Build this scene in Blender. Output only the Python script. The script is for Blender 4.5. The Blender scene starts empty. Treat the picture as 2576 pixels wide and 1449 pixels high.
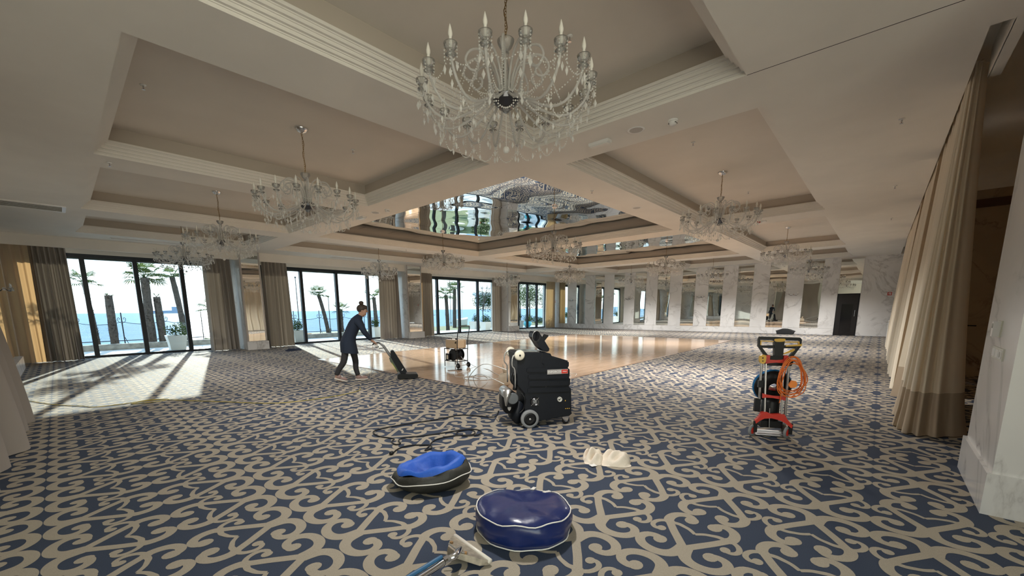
import bpy, bmesh, math, random
import numpy as np
from mathutils import Vector, Matrix
C = bpy.context.scene.collection
SC = bpy.context.scene
PI = math.pi
rnd = random.Random(7)

# ------------------------------------------------------------------ camera, light, exposure
def make_camera():
    f, cx, cy = 1020.795, 1241.07, 945.36
    yaw, pitch, roll = map(math.radians, (43.367, -9.3653, -0.6265))
    fw = Vector((math.cos(yaw)*math.cos(pitch), math.sin(yaw)*math.cos(pitch), math.sin(pitch)))
    rt = Vector((math.sin(yaw), -math.cos(yaw), 0)); up = rt.cross(fw)
    r2 = math.cos(roll)*rt + math.sin(roll)*up
    u2 = -math.sin(roll)*rt + math.cos(roll)*up
    cam = bpy.data.cameras.new('camera'); ob = bpy.data.objects.new('camera', cam); C.objects.link(ob)
    m = Matrix((r2, u2, -fw)).transposed().to_4x4(); m.translation = Vector((0, 0, 1.5))
    ob.matrix_world = m
    cam.sensor_width = 36; cam.lens = f/2576*36
    cam.shift_x = (1288-cx)/2576; cam.shift_y = (cy-724.5)/2576
    cam.clip_start = 0.05; cam.clip_end = 20000
    SC.camera = ob
make_camera()

SC.view_settings.view_transform = 'Standard'; SC.view_settings.look = 'None'
SC.view_settings.gamma = 1; SC.view_settings.use_curve_mapping = False
SC.view_settings.exposure = 1.32
cyc = SC.cycles
cyc.max_bounces = 9; cyc.diffuse_bounces = 6; cyc.glossy_bounces = 5; cyc.transmission_bounces = 6
cyc.transparent_max_bounces = 24; cyc.sample_clamp_indirect = 6; cyc.caustics_reflective = False; cyc.caustics_refractive = False

SKY = 2.5
SUN = 10.0
w = bpy.data.worlds.new('sky'); SC.world = w; w.use_nodes = True
nt = w.node_tree; nt.nodes.clear()
out = nt.nodes.new('ShaderNodeOutputWorld'); bg = nt.nodes.new('ShaderNodeBackground')
tc = nt.nodes.new('ShaderNodeTexCoord'); sep = nt.nodes.new('ShaderNodeSeparateXYZ'); rp = nt.nodes.new('ShaderNodeValToRGB')
nt.links.new(tc.outputs['Generated'], sep.inputs[0]); nt.links.new(sep.outputs['Z'], rp.inputs[0])
e = rp.color_ramp.elements
e[0].position = 0.0; e[0].color = (.86, .95, 1.0, 1); e[1].position = 0.6; e[1].color = (.42, .66, 1.0, 1)
n = e.new(.12); n.color = (.80, .92, 1.0, 1)
nt.links.new(rp.outputs[0], bg.inputs[0]); bg.inputs[1].default_value = SKY
nt.links.new(bg.outputs[0], out.inputs[0])

sl = bpy.data.lights.new('sun', 'SUN'); sl.energy = SUN; sl.angle = math.radians(.6); sl.color = (1, .96, .88)
so = bpy.data.objects.new('sun', sl); C.objects.link(so); so.location = (10, 40, 20)
so.rotation_euler = Vector((-.2236, -.9328, -.2827)).to_track_quat('-Z', 'Y').to_euler()

def portal(name, loc, rot, sx, sy):
    l = bpy.data.lights.new(name, 'AREA'); l.shape = 'RECTANGLE'; l.size = sx; l.size_y = sy
    l.cycles.is_portal = True
    o = bpy.data.objects.new(name, l); C.objects.link(o); o.location = loc; o.rotation_euler = rot
for k, (a, b) in enumerate([(-.56, 4.75), (6.16, 12.6), (14.1, 20.7), (22.0, 26.7)]):
    portal('window_portal', ((a+b)/2, 19.5, 1.72), (PI/2, 0, PI), b-a, 3.44)     # sampling aid, faces the room
portal('window_portal', (-2.75, -3.35, 1.9), (PI/2, 0, 0), 8.1, 3.6)  # sampling aid for the added glazing behind the camera

# ------------------------------------------------------------------ helpers
class MB:
    def __init__(s): s.v = []; s.f = []; s.m = []
    def add(s, vs, fs, mi=0):
        o = len(s.v); s.v += [tuple(p) for p in vs]
        for f in fs: s.f.append([o+i for i in f]); s.m.append(mi)
        return s
    def box(s, lo, hi, mi=0):
        x0, y0, z0 = lo; x1, y1, z1 = hi
        return s.add([(x0,y0,z0),(x1,y0,z0),(x1,y1,z0),(x0,y1,z0),(x0,y0,z1),(x1,y0,z1),(x1,y1,z1),(x0,y1,z1)],
              [(0,3,2,1),(4,5,6,7),(0,1,5,4),(1,2,6,5),(2,3,7,6),(3,0,4,7)], mi)
    def cbox(s, c, sz, mi=0, rot=None):
        n0 = len(s.v); s.box([-d/2 for d in sz], [d/2 for d in sz], mi)
        for i in range(n0, len(s.v)):
            p = Vector(s.v[i])
            if rot is not None: p = rot @ p
            s.v[i] = tuple(p+Vector(c))
        return s
    def tube(s, pts, r, n=8, mi=0, cap=True, closed=False):
        P = [Vector(p) for p in pts]; N = len(P)
        R = r if isinstance(r, (list, tuple)) else [r]*N
        up = None; rings = []
        for i in range(N):
            if closed: t = P[(i+1) % N]-P[i-1]
            else: t = P[min(i+1, N-1)]-P[max(i-1, 0)]
            t = t.normalized() if t.length > 1e-9 else Vector((0,0,1))
            if up is None:
                a = Vector((0,0,1)) if abs(t.z) < .9 else Vector((1,0,0))
                up = (a - t*a.dot(t)).normalized()
            else:
                up = up - t*up.dot(t)
                up = up.normalized() if up.length > 1e-6 else t.orthogonal().normalized()
            q = t.cross(up)
            rings.append([P[i]+R[i]*(math.cos(2*PI*k/n)*up+math.sin(2*PI*k/n)*q) for k in range(n)])
        vs = [p for rr in rings for p in rr]; fs = []
        M = N if closed else N-1
        for i in range(M):
            a, b = i*n, ((i+1) % N)*n
            for k in range(n): fs.append((a+k, a+(k+1) % n, b+(k+1) % n, b+k))
        if cap and not closed:
            fs.append(tuple(range(n-1, -1, -1))); fs.append(tuple((N-1)*n+k for k in range(n)))
        return s.add(vs, fs, mi)
    def lathe(s, prof, n=16, c=(0,0,0), axis='z', mi=0):
        vs = []; fs = []
        for r, z in prof:
            for k in range(n):
                a = 2*PI*k/n; p = (r*math.cos(a), r*math.sin(a), z)
                if axis == 'x': p = (p[2], p[0], p[1])
                if axis == 'y': p = (p[1], p[2], p[0])
                vs.append((p[0]+c[0], p[1]+c[1], p[2]+c[2]))
        for i in range(len(prof)-1):
            for k in range(n):
                fs.append((i*n+k, i*n+(k+1) % n, (i+1)*n+(k+1) % n, (i+1)*n+k))
        return s.add(vs, fs, mi)
    def prism(s, outl, d0, d1, fn, mi=0):
        """outline of (a,b) pairs, extruded between d0 and d1; fn(a,b,d) gives the point"""
        n = len(outl)
        vs = [fn(a, b, d0) for a, b in outl]+[fn(a, b, d1) for a, b in outl]
        fs = [tuple(range(n)), tuple(range(2*n-1, n-1, -1))]
        fs += [(i, n+i, n+(i+1) % n, (i+1) % n) for i in range(n)]
        return s.add(vs, fs, mi)
    def ball(s, c, r, n=8, m=5, sc=(1,1,1), mi=0):
        prof = [(max(1e-4, r*math.sin(PI*i/m)), -r*math.cos(PI*i/m)) for i in range(m+1)]
        n0 = len(s.v); s.lathe(prof, n, (0,0,0), 'z', mi)
        for i in range(n0, len(s.v)):
            p = s.v[i]; s.v[i] = (p[0]*sc[0]+c[0], p[1]*sc[1]+c[1], p[2]*sc[2]+c[2])
        return s
    def octa(s, c, r, h=None, mi=0):
        h = h or r; x, y, z = c
        return s.add([(x+r,y,z),(x,y+r,z),(x-r,y,z),(x,y-r,z),(x,y,z+h),(x,y,z-h)],
              [(0,1,4),(1,2,4),(2,3,4),(3,0,4),(1,0,5),(2,1,5),(3,2,5),(0,3,5)], mi)
    def xf(s, M):
        s.v = [tuple(M @ Vector(p)) for p in s.v]; return s
    def mesh(s, name, mats, smooth=False):
        me = bpy.data.meshes.new(name); me.from_pydata(s.v, [], s.f)
        if not isinstance(mats, (list, tuple)): mats = [mats]
        for m in mats: me.materials.append(m)
        if len(mats) > 1: me.polygons.foreach_set('material_index', s.m)
        if smooth: me.polygons.foreach_set('use_smooth', [True]*len(me.polygons))
        me.update(); return me

def link(name, me, parent=None, loc=None, rot=None):
    o = bpy.data.objects.new(name, me); C.objects.link(o)
    if parent: o.parent = parent
    if loc is not None: o.location = loc
    if rot is not None: o.rotation_euler = rot
    return o
def part(name, mb, mats, parent=None, smooth=False, label=None):
    o = link(name, mb.mesh(name, mats, smooth), parent)
    if label: o['label'] = label
    return o
def tag(o, label, cat, group=None):
    o['label'] = label; o['category'] = cat
    if group: o['group'] = group
    return o
def thing(name, label, cat, loc=(0,0,0), rz=0, group=None):
    o = bpy.data.objects.new(name, None); C.objects.link(o); o.location = loc; o.rotation_euler = (0,0,rz)
    o.empty_display_size = .1
    return tag(o, label, cat, group)
def struct(name, mb, mats, parent=None, smooth=False):
    o = part(name, mb, mats, parent, smooth)
    if parent is None: o['kind'] = 'structure'
    return o
def copy_tree(o, parent=None):
    c = o.copy(); C.objects.link(c); c.parent = parent
    for ch in list(o.children): copy_tree(ch, c)
    return c
def smooth_path(P, k=4, closed=False):
    P = [np.array(p, float) for p in P]; N = len(P); out = []
    for i in range(N if closed else N-1):
        if closed: a, b, c, d = P[i-1], P[i], P[(i+1) % N], P[(i+2) % N]
        else: a, b, c, d = P[max(i-1,0)], P[i], P[i+1], P[min(i+2,N-1)]
        for j in range(k):
            t = j/k
            out.append(.5*((2*b)+(c-a)*t+(2*a-5*b+4*c-d)*t*t+(3*b-a-3*c+d)*t**3))
    if not closed: out.append(P[-1])
    return [tuple(p) for p in out]

# ------------------------------------------------------------------ materials
def newmat(name):
    m = bpy.data.materials.new(name); m.use_nodes = True
    return m, m.node_tree, m.node_tree.nodes['Principled BSDF']
def lin(r, g, b): return tuple(((c/255+.055)/1.055)**2.4 if c > 10 else c/255/12.92 for c in (r,g,b))+(1,)
def mat(name, col, rough=.6, metal=0, spec=.5, var=0, vscale=20, bump=0, bscale=80, emis=None, coat=0, sheen=0):
    m, t, b = newmat(name)
    if len(col) == 3: col = tuple(col)+(1,)
    b.inputs['Base Color'].default_value = col; b.inputs['Roughness'].default_value = rough
    b.inputs['Metallic'].default_value = metal; b.inputs['Specular IOR Level'].default_value = spec
    b.inputs['Coat Weight'].default_value = coat; b.inputs['Sheen Weight'].default_value = sheen
    if var or bump: co = t.nodes.new('ShaderNodeTexCoord')
    if var:
        nz = t.nodes.new('ShaderNodeTexNoise'); nz.inputs['Scale'].default_value = vscale; nz.inputs['Detail'].default_value = 3
        t.links.new(co.outputs['Object'], nz.inputs['Vector'])
        r = t.nodes.new('ShaderNodeValToRGB'); t.links.new(nz.outputs[0], r.inputs[0])
        r.color_ramp.elements[0].position = .3; r.color_ramp.elements[1].position = .7
        r.color_ramp.elements[0].color = tuple(c*(1-var) for c in col[:3])+(1,)
        r.color_ramp.elements[1].color = tuple(min(1, c*(1+var)) for c in col[:3])+(1,)
        t.links.new(r.outputs[0], b.inputs['Base Color'])
    if bump:
        nb = t.nodes.new('ShaderNodeTexNoise'); nb.inputs['Scale'].default_value = bscale
        t.links.new(co.outputs['Object'], nb.inputs['Vector'])
        bp = t.nodes.new('ShaderNodeBump'); bp.inputs['Strength'].default_value = bump; bp.inputs['Distance'].default_value = .01
        t.links.new(nb.outputs[0], bp.inputs['Height']); t.links.new(bp.outputs[0], b.inputs['Normal'])
    return m
def marble(name, base, vein, scale=.8, rough=.22):
    m, t, b = newmat(name); N = t.nodes.new; L = t.links.new
    co = N('ShaderNodeTexCoord'); mp = N('ShaderNodeMapping'); L(co.outputs['Object'], mp.inputs[0])
    mp.inputs['Rotation'].default_value = (.5, .7, .4)
    n1 = N('ShaderNodeTexNoise'); n1.inputs['Scale'].default_value = scale; n1.inputs['Detail'].default_value = 7; n1.inputs['Roughness'].default_value = .6
    n1.inputs['Distortion'].default_value = 1.3
    L(mp.outputs[0], n1.inputs['Vector'])
    a = N('ShaderNodeMath'); a.operation = 'SUBTRACT'; a.inputs[1].default_value = .5; L(n1.outputs[0], a.inputs[0])
    ab = N('ShaderNodeMath'); ab.operation = 'ABSOLUTE'; L(a.outputs[0], ab.inputs[0])
    r = N('ShaderNodeValToRGB'); L(ab.outputs[0], r.inputs[0])
    E = r.color_ramp.elements; E[0].position = 0; E[0].color = tuple(vein)+(1,); E[1].position = .035; E[1].color = tuple(base)+(1,)
    q = E.new(.010); q.color = tuple((v*.45+c*.55) for v, c in zip(vein, base))+(1,)
    n2 = N('ShaderNodeTexNoise'); n2.inputs['Scale'].default_value = scale*1.7; n2.inputs['Detail'].default_value = 4; L(mp.outputs[0], n2.inputs['Vector'])
    r2 = N('ShaderNodeValToRGB'); L(n2.outputs[0], r2.inputs[0]); r2.color_ramp.elements[0].position = .35; r2.color_ramp.elements[1].position = .6
    mx = N('ShaderNodeMix'); mx.data_type = 'RGBA'; L(r2.outputs[0], mx.inputs[0]); mx.inputs[6].default_value = tuple(c*.9 for c in base)+(1,)
    L(r.outputs[0], mx.inputs[7]); L(mx.outputs[2], b.inputs['Base Color']); b.inputs['Roughness'].default_value = rough
    return m
def fabric(name, col, trans, tcol=None):
    m, t, b = newmat(name); N = t.nodes.new; L = t.links.new
    d = N('ShaderNodeBsdfDiffuse'); d.inputs[0].default_value = tuple(col)+(1,)
    tr = N('ShaderNodeBsdfTranslucent'); tr.inputs[0].default_value = tuple(tcol or col)+(1,)
    mx = N('ShaderNodeMixShader'); mx.inputs[0].default_value = trans
    co = N('ShaderNodeTexCoord'); nz = N('ShaderNodeTexNoise'); nz.inputs['Scale'].default_value = 6; nz.inputs['Detail'].default_value = 5
    mp = N('ShaderNodeMapping'); mp.inputs['Scale'].default_value = (1, 1, .12); L(co.outputs['Object'], mp.inputs[0]); L(mp.outputs[0], nz.inputs['Vector'])
    bp = N('ShaderNodeBump'); bp.inputs['Strength'].default_value = .25; bp.inputs['Distance'].default_value = .02
    L(nz.outputs[0], bp.inputs['Height']); L(bp.outputs[0], d.inputs['Normal'])
    L(d.outputs[0], mx.inputs[1]); L(tr.outputs[0], mx.inputs[2]); L(mx.outputs[0], t.nodes['Material Output'].inputs[0])
    return m
def clear(name, tint, gloss, rough=.02, white=0):
    """thin clear glass: mostly see-through, some mirror sheen, optionally a trace of white"""
    m, t, b = newmat(name); N = t.nodes.new; L = t.links.new
    tr = N('ShaderNodeBsdfTransparent'); tr.inputs[0].default_value = tuple(tint)+(1,)
    g = N('ShaderNodeBsdfGlossy'); g.inputs['Roughness'].default_value = rough
    lw = N('ShaderNodeLayerWeight'); lw.inputs[0].default_value = gloss
    mx = N('ShaderNodeMixShader'); L(lw.outputs['Fresnel'], mx.inputs[0]); L(tr.outputs[0], mx.inputs[1]); L(g.outputs[0], mx.inputs[2])
    res = mx
    if white:
        d = N('ShaderNodeBsdfDiffuse'); d.inputs[0].default_value = (.95,.95,.93,1)
        tl = N('ShaderNodeBsdfTranslucent'); tl.inputs[0].default_value = (.95,.95,.93,1)
        ad = N('ShaderNodeMixShader'); L(d.outputs[0], ad.inputs[1]); L(tl.outputs[0], ad.inputs[2])
        m2 = N('ShaderNodeMixShader'); m2.inputs[0].default_value = white; L(mx.outputs[0], m2.inputs[1]); L(ad.outputs[0], m2.inputs[2]); res = m2
    L(res.outputs[0], t.nodes['Material Output'].inputs[0])
    return m
def mirror(name, col, wave=0, sc=(1,1,1), rough=0):
    m, t, b = newmat(name); N = t.nodes.new; L = t.links.new
    b.inputs['Base Color'].default_value = tuple(col)+(1,); b.inputs['Metallic'].default_value = 1; b.inputs['Roughness'].default_value = rough
    if wave:
        co = N('ShaderNodeTexCoord'); mp = N('ShaderNodeMapping'); mp.inputs['Scale'].default_value = sc; L(co.outputs['Object'], mp.inputs[0])
        nz = N('ShaderNodeTexNoise'); nz.inputs['Scale'].default_value = 1; nz.inputs['Detail'].default_value = 0; L(mp.outputs[0], nz.inputs['Vector'])
        bp = N('ShaderNodeBump'); bp.inputs['Strength'].default_value = 1; bp.inputs['Distance'].default_value = wave
        L(nz.outputs[0], bp.inputs['Height']); L(bp.outputs[0], b.inputs['Normal'])
    return m

M = {}
M['navy'] = mat('carpet navy', (.040, .054, .088), .8, spec=.22, var=.35, vscale=300, bump=.3, bscale=500)
M['beige'] = mat('carpet beige', (.365, .322, .258), .85, spec=.2, var=.14, vscale=300, bump=.3, bscale=500)
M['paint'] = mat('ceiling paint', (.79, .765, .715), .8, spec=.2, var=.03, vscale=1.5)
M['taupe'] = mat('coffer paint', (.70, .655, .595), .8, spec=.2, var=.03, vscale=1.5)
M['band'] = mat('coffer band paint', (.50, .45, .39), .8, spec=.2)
M['wall'] = mat('wall paint', (.72, .69, .64), .8, spec=.2)
M['marble'] = marble('white marble', (.77, .765, .755), (.48, .47, .46), .55)
M['marble_tan'] = marble('tan marble', (.50, .43, .33), (.22, .16, .12), .8)
M['frame'] = mat('dark window frame', (.018, .022, .028), .35, .3)
M['glass'] = clear('dimming window glass', (.60, .63, .62), .06)  # grey tint put in to dim the bright outside view
M['mirror'] = mirror('wall mirror', (.86, .88, .85), .003, (1.4, 1.4, .9))
M['mirror_ceiling'] = mirror('stretched mirror foil', (.90, .90, .90), .022, (.75, 1.15, 1))
M['curtain'] = fabric('taupe curtain', (.37, .335, .30), .035, (.60, .48, .36))
M['curtain_sheer'] = fabric('thin single layer of taupe curtain', (.42, .36, .29), .22, (.80, .48, .22))
M['curtain_cream'] = fabric('cream curtain', (.84, .76, .62), .2, (.80, .55, .30))
M['black'] = mat('black plastic', (.005, .0055, .007), .45, spec=.35)
M['white'] = mat('white plastic', (.8, .8, .78), .4)
M['chrome'] = mat('chrome', (.75, .75, .76), .18, 1)
M['steel'] = mat('steel', (.55, .55, .56), .3, 1)
# ------------------------------------------------------------------ carpet floor
ZC, ZT = 3.78, 4.17                 # soffit and coffer heights
LX, LY, X0, Y0 = 1.30, .565, 2.338, .745
def carpet():
    stem = [(.15,.000),(.19,.012),(.264,.062),(.344,.119),(.40,.155),(.462,.195)]
    scr = [(.19,.012),(.143,.018),(.09,.034),(.053,.07),(.037,.121),(.043,.18),(.07,.228),(.112,.256),(.155,.258),(.197,.232),(.21,.185),(.198,.15)]
    c1 = [(.445,.18),(.478,.203),(.535,.205),(.585,.185),(.618,.14),(.612,.095),(.578,.068)]
    sm = [(.455,.205),(.425,.245),(.380,.266),(.338,.262),(.313,.236),(.316,.206)]
    br = [(.452,.165),(.458,.125),(.448,.09),(.43,.045),(.392,.0)]
    strokes = [(stem, .058, .054), (scr, .080, .053), (c1, .070, .060), (sm, .036, .034), (br, .040, .026)]
    blobs = [((.186,.152), .042), ((.565,.075), .046), ((.328,.198), .030)]
    V = []; F = []; z = .0005
    for P, w0, w1 in strokes:
        S = np.array(smooth_path(P, 3)); n = len(S)
        t = np.gradient(S, axis=0); t /= np.linalg.norm(t, axis=1)[:, None]
        nn = np.stack([-t[:,1], t[:,0]], 1); wd = np.linspace(w0, w1, n)[:, None]/2
        o = len(V)
        for k in range(n):
            V.append((*(S[k]+nn[k]*wd[k]), z)); V.append((*(S[k]-nn[k]*wd[k]), z))
        for k in range(n-1):
            a = o+2*k; F += [(a, a+1, a+3), (a, a+3, a+2)]
        z += .0001
    for (bx, by), r in blobs:
        o = len(V); V.append((bx, by, z))
        for k in range(14): V.append((bx+r*math.cos(k*PI/7)*1.15, by+r*math.sin(k*PI/7), z))
        for k in range(14): F.append((o, o+1+k, o+1+(k+1) % 14))
        z += .0001
    V = np.array(V); F = np.array(F); VV = []; FF = []; o = 0
    V[:,1] *= LY/.57
    quarter = []
    for sx in (1, -1):
        for sy in (1, -1):
            q = V*np.array([sx, sy, 1])+np.array([0, 0, .00024*len(quarter)]); f = F if sx*sy > 0 else F[:, ::-1]
            quarter.append((q, f))
    i0, i1 = math.floor((-4-X0)/LX), math.ceil((26.8-X0)/LX)
    j0, j1 = math.floor((-3.2-Y0)/LY), math.ceil((19.4-Y0)/LY)
    for i in range(i0, i1+1):
        for j in range(j0, j1+1):
            cx, cy = X0+i*LX, Y0+j*LY
            for q, f in quarter:
                VV.append(q+np.array([cx, cy, 0])); FF.append(f+o); o += len(q)
    VV = np.concatenate(VV); FF = np.concatenate(FF)
    c = VV[FF].mean(1)
    keep = (c[:,0] > -7) & (c[:,0] < 26.78) & (c[:,1] > -3.2) & (c[:,1] < 19.36) & ~((c[:,0] > 5.5) & (c[:,0] < 20.2) & (c[:,1] > 4.8) & (c[:,1] < 12.5))
    FF = FF[keep]
    VV[:,0] = np.clip(VV[:,0], -7, 26.79); VV[:,1] = np.clip(VV[:,1], -3.2, 19.38)
    used = np.unique(FF); remap = np.zeros(len(VV), int); remap[used] = np.arange(len(used)); VV = VV[used]; FF = remap[FF]
    base = np.array([(-7,-3.2,0),(26.8,-3.2,0),(26.8,19.4,0),(-7,19.4,0)], float)
    fl = np.array([(0,1,2),(0,2,3)])
    VV = np.concatenate([base, VV]); FF = np.concatenate([fl, FF+4])
    me = bpy.data.meshes.new('floor'); me.vertices.add(len(VV)); me.vertices.foreach_set('co', VV.astype(np.float32).ravel())
    me.loops.add(FF.size); me.loops.foreach_set('vertex_index', FF.astype(np.int32).ravel())
    me.polygons.add(len(FF)); me.polygons.foreach_set('loop_start', np.arange(0, FF.size, 3, dtype=np.int32))
    mi = np.ones(len(FF), np.int32); mi[:2] = 0
    me.materials.append(M['navy']); me.materials.append(M['beige'])
    me.polygons.foreach_set('material_index', mi); me.update(calc_edges=True); me.validate()
    o = link('floor', me); o['kind'] = 'structure'
carpet()

# dance floor: polished parquet laid into the carpet
def wood():
    m, t, b = newmat('polished parquet'); N = t.nodes.new; L = t.links.new
    co = N('ShaderNodeTexCoord'); sp = N('ShaderNodeSeparateXYZ'); L(co.outputs['Object'], sp.inputs[0])
    bt = N('ShaderNodeTexBrick'); L(co.outputs['Object'], bt.inputs['Vector']); bt.inputs['Scale'].default_value = 1
    bt.inputs['Brick Width'].default_value = .5; bt.inputs['Row Height'].default_value = .07; bt.inputs['Mortar Size'].default_value = .0012
    bt.inputs['Color1'].default_value = (.46,.32,.215,1); bt.inputs['Color2'].default_value = (.55,.39,.27,1); bt.inputs['Mortar'].default_value = (.34,.22,.14,1)
    nz = N('ShaderNodeTexNoise'); nz.inputs['Scale'].default_value = 1; mp = N('ShaderNodeMapping'); mp.inputs['Scale'].default_value = (4, 60, 4)
    L(co.outputs['Object'], mp.inputs[0]); L(mp.outputs[0], nz.inputs['Vector'])
    mx = N('ShaderNodeMix'); mx.data_type = 'RGBA'; mx.blend_type = 'OVERLAY'; mx.inputs[0].default_value = .25
    L(bt.outputs['Color'], mx.inputs[6]); L(nz.outputs[0], mx.inputs[7]); L(mx.outputs[2], b.inputs['Base Color'])
    b.inputs['Roughness'].default_value = .13; b.inputs['Specular IOR Level'].default_value = .6
    n2 = N('ShaderNodeTexNoise'); n2.inputs['Scale'].default_value = 1.2; L(co.outputs['Object'], n2.inputs['Vector'])
    bp = N('ShaderNodeBump'); bp.inputs['Strength'].default_value = .5; bp.inputs['Distance'].default_value = .002; L(n2.outputs[0], bp.inputs['Height']); L(bp.outputs[0], b.inputs['Normal'])
    return m
M['wood'] = wood()
df = thing('dance_floor', 'large polished light brown parquet dance floor laid into the patterned carpet', 'floor', (5.35, 4.66, 0))
part('parquet', MB().box((.03,.03,0), (14.92,7.97,.006)), M['wood'], df)
part('edge_trim', MB().box((0,0,0), (14.95,.03,.009)).box((0,7.97,0), (14.95,8.0,.009)).box((0,.03,0), (.03,7.97,.009)).box((14.92,.03,0), (14.95,7.97,.009)),
     mat('edge trim', (.20,.12,.07), .4), df, label='dark edging strip')

# ------------------------------------------------------------------ coffered ceiling
COF = []
for (xa, xb, ys) in [(.65, 5.03, [(1.22,3.92),(4.78,8.53),(9.23,13.07),(13.9,16.85)]),
                     (5.90, 13.0, [(1.22,3.92),(4.78,13.07),(13.9,16.85)]),
                     (13.95, 21.0, [(1.22,3.92),(4.78,13.07),(13.9,16.85)]),
                     (21.9, 26.05, [(1.22,3.92),(4.78,8.53),(9.23,13.07),(13.9,16.85)])]:
    for (ya, yb) in ys: COF.append((xa, xb, ya, yb, (xb-xa > 6 and yb-ya > 6)))
def ceiling():
    mb = MB()
    xs = sorted({-7., 26.8, 5.62, 6.83} | {c[0] for c in COF} | {c[1] for c in COF}); ys = sorted({-.42, 19.4} | {c[2] for c in COF} | {c[3] for c in COF})
    for i in range(len(xs)-1):
        for j in range(len(ys)-1):
            mx, my = (xs[i]+xs[i+1])/2, (ys[j]+ys[j+1])/2
            if any(c[0] < mx < c[1] and c[2] < my < c[3] for c in COF): continue
            mb.add([(xs[i],ys[j],ZC),(xs[i],ys[j+1],ZC),(xs[i+1],ys[j+1],ZC),(xs[i+1],ys[j],ZC)], [(0,1,2,3)])
    # strip beyond the curtain track
    for xa, xb, ya, yb in [(-7,5.62,-3.2,-.42), (5.62,6.83,-.64,-.555)]:
        mb.add([(xa,ya,ZC),(xa,yb,ZC),(xb,yb,ZC),(xb,ya,ZC)], [(0,1,2,3)])
    mb.add([(5.62,-.42,ZC),(26.8,-.42,ZC),(26.8,-.42,ZC+.3),(5.62,-.42,ZC+.3)], [(0,1,2,3)])
    mb.add([(5.62,-.555,ZC),(5.62,-.42,ZC),(5.62,-.42,ZC+.3),(5.62,-.555,ZC+.3)], [(0,1,2,3)])
    mb.add([(5.62,-3.2,ZC+.3),(26.8,-3.2,ZC+.3),(26.8,-.42,ZC+.3),(5.62,-.42,ZC+.3)], [(0,1,2,3)])
    mb.add([(5.62,-3.2,ZC),(5.62,-.64,ZC),(5.62,-.64,ZC+.3),(5.62,-3.2,ZC+.3)], [(0,1,2,3)])
    mb.box((5.62,-.56,ZC), (6.83,-.55,ZC+.29))
    def ring(c, d0, z0, d1, z1, mi=0):
        a = [(c[0]+d0,c[2]+d0,z0),(c[1]-d0,c[2]+d0,z0),(c[1]-d0,c[3]-d0,z0),(c[0]+d0,c[3]-d0,z0)]
        b = [(c[0]+d1,c[2]+d1,z1),(c[1]-d1,c[2]+d1,z1),(c[1]-d1,c[3]-d1,z1),(c[0]+d1,c[3]-d1,z1)]
        mb.add(a+b, [(k, (k+1) % 4, 4+(k+1) % 4, 4+k) for k in range(4)], mi)
    for c in COF:
        d, z = 0, ZC
        for k in range(4):
            ring(c, d, z, d, z+.030); z += .030
            ring(c, d, z, d+.012, z, 0); ring(c, d+.012, z, d+.012, z+.010, 0); ring(c, d+.012, z+.010, d+.040, z+.010); z += .010; d += .040
        ring(c, d, z, d, z+.03); z += .03
        ring(c, d, z, d-.05, z)                      # small ledge, then the upright back
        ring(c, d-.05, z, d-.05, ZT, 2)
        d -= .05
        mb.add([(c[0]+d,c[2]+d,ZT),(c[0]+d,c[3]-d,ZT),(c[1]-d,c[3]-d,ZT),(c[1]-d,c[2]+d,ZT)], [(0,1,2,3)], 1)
    # roof slab above so that no sky leaks in
    mb.box((-7.2,-3.4,ZT+.12), (27.1,19.7,ZT+.3))
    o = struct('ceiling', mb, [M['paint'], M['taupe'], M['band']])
    part('joint', MB().box((5.028,-.42,ZC-.002), (5.034,1.215,ZC+.001)), M['black'], o, label='thin dark joint across the ceiling')
    # mirror foil panels in the two large coffers
    for c in COF:
        if not c[4]: continue
        xa, xb, ya, yb = c[0]+.13, c[1]-.13, c[2]+.13, c[3]-.13
        nx, ny = 6, 4; dx, dy = (xb-xa)/nx, (yb-ya)/ny
        for i in range(nx):
            for j in range(ny):
                part('mirror_panel', MB().box((xa+i*dx+.006, ya+j*dy+.006, ZT-.022), (xa+(i+1)*dx-.006, ya+(j+1)*dy-.006, ZT-.002)), M['mirror_ceiling'], o)
    return o
CEIL = ceiling()

# ------------------------------------------------------------------ window wall (sea side)
WY = 19.4
WIN = [(-.56, [.77, 2.10, 3.42], 4.75), (6.16, [7.83, 9.50, 11.17], 12.6), (14.1, [15.75, 17.5, 19.15], 20.68), (22.0, [23.34, 24.40, 25.55], 26.68)]
mb = MB().box((-7.2,WY-.02,3.44), (27,WY+.3,4.3))
prev = -7.2
for a, _, b in WIN:
    mb.box((prev,WY-.02,0), (a,WY+.3,3.44)); prev = b
mb.box((prev,WY-.02,0), (27,WY+.3,3.44))
struct('wall_windows', mb, M['wall'])
struct('trim_1', MB().box((-.95,18.15,3.46), (26.8,18.22,3.78)), M['paint'])      # pelmet board in front of the curtain rails
for k, (a, ms, b) in enumerate(WIN):
    o = struct('window_%d' % (k+1), MB().box((a,WY-.02,0), (b,WY+.10,.07)).box((a,WY-.02,3.33), (b,WY+.10,3.44)).box((a,WY-.02,.07), (a+.06,WY+.10,3.33)).box((b-.06,WY-.02,.07), (b,WY+.10,3.33)), M['frame'])
    e = [a+.06]+ms+[b-.06]
    for x in ms: part('mullion', MB().box((x-.065,WY-.03,.07), (x+.065,WY+.12,3.33)), M['frame'], o)
    for i in range(len(e)-1):
        x0 = e[i]+(.065 if i else 0); x1 = e[i+1]-(.065 if i < len(e)-2 else 0)
        part('pane', MB().box((x0,WY+.035,.07), (x1,WY+.045,3.33)), M['glass'], o)
    part('blind_box', MB().box((a,WY+.12,3.28), (b,WY+.28,3.42)), M['white'], o, label='pale blind box outside the glass')

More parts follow.
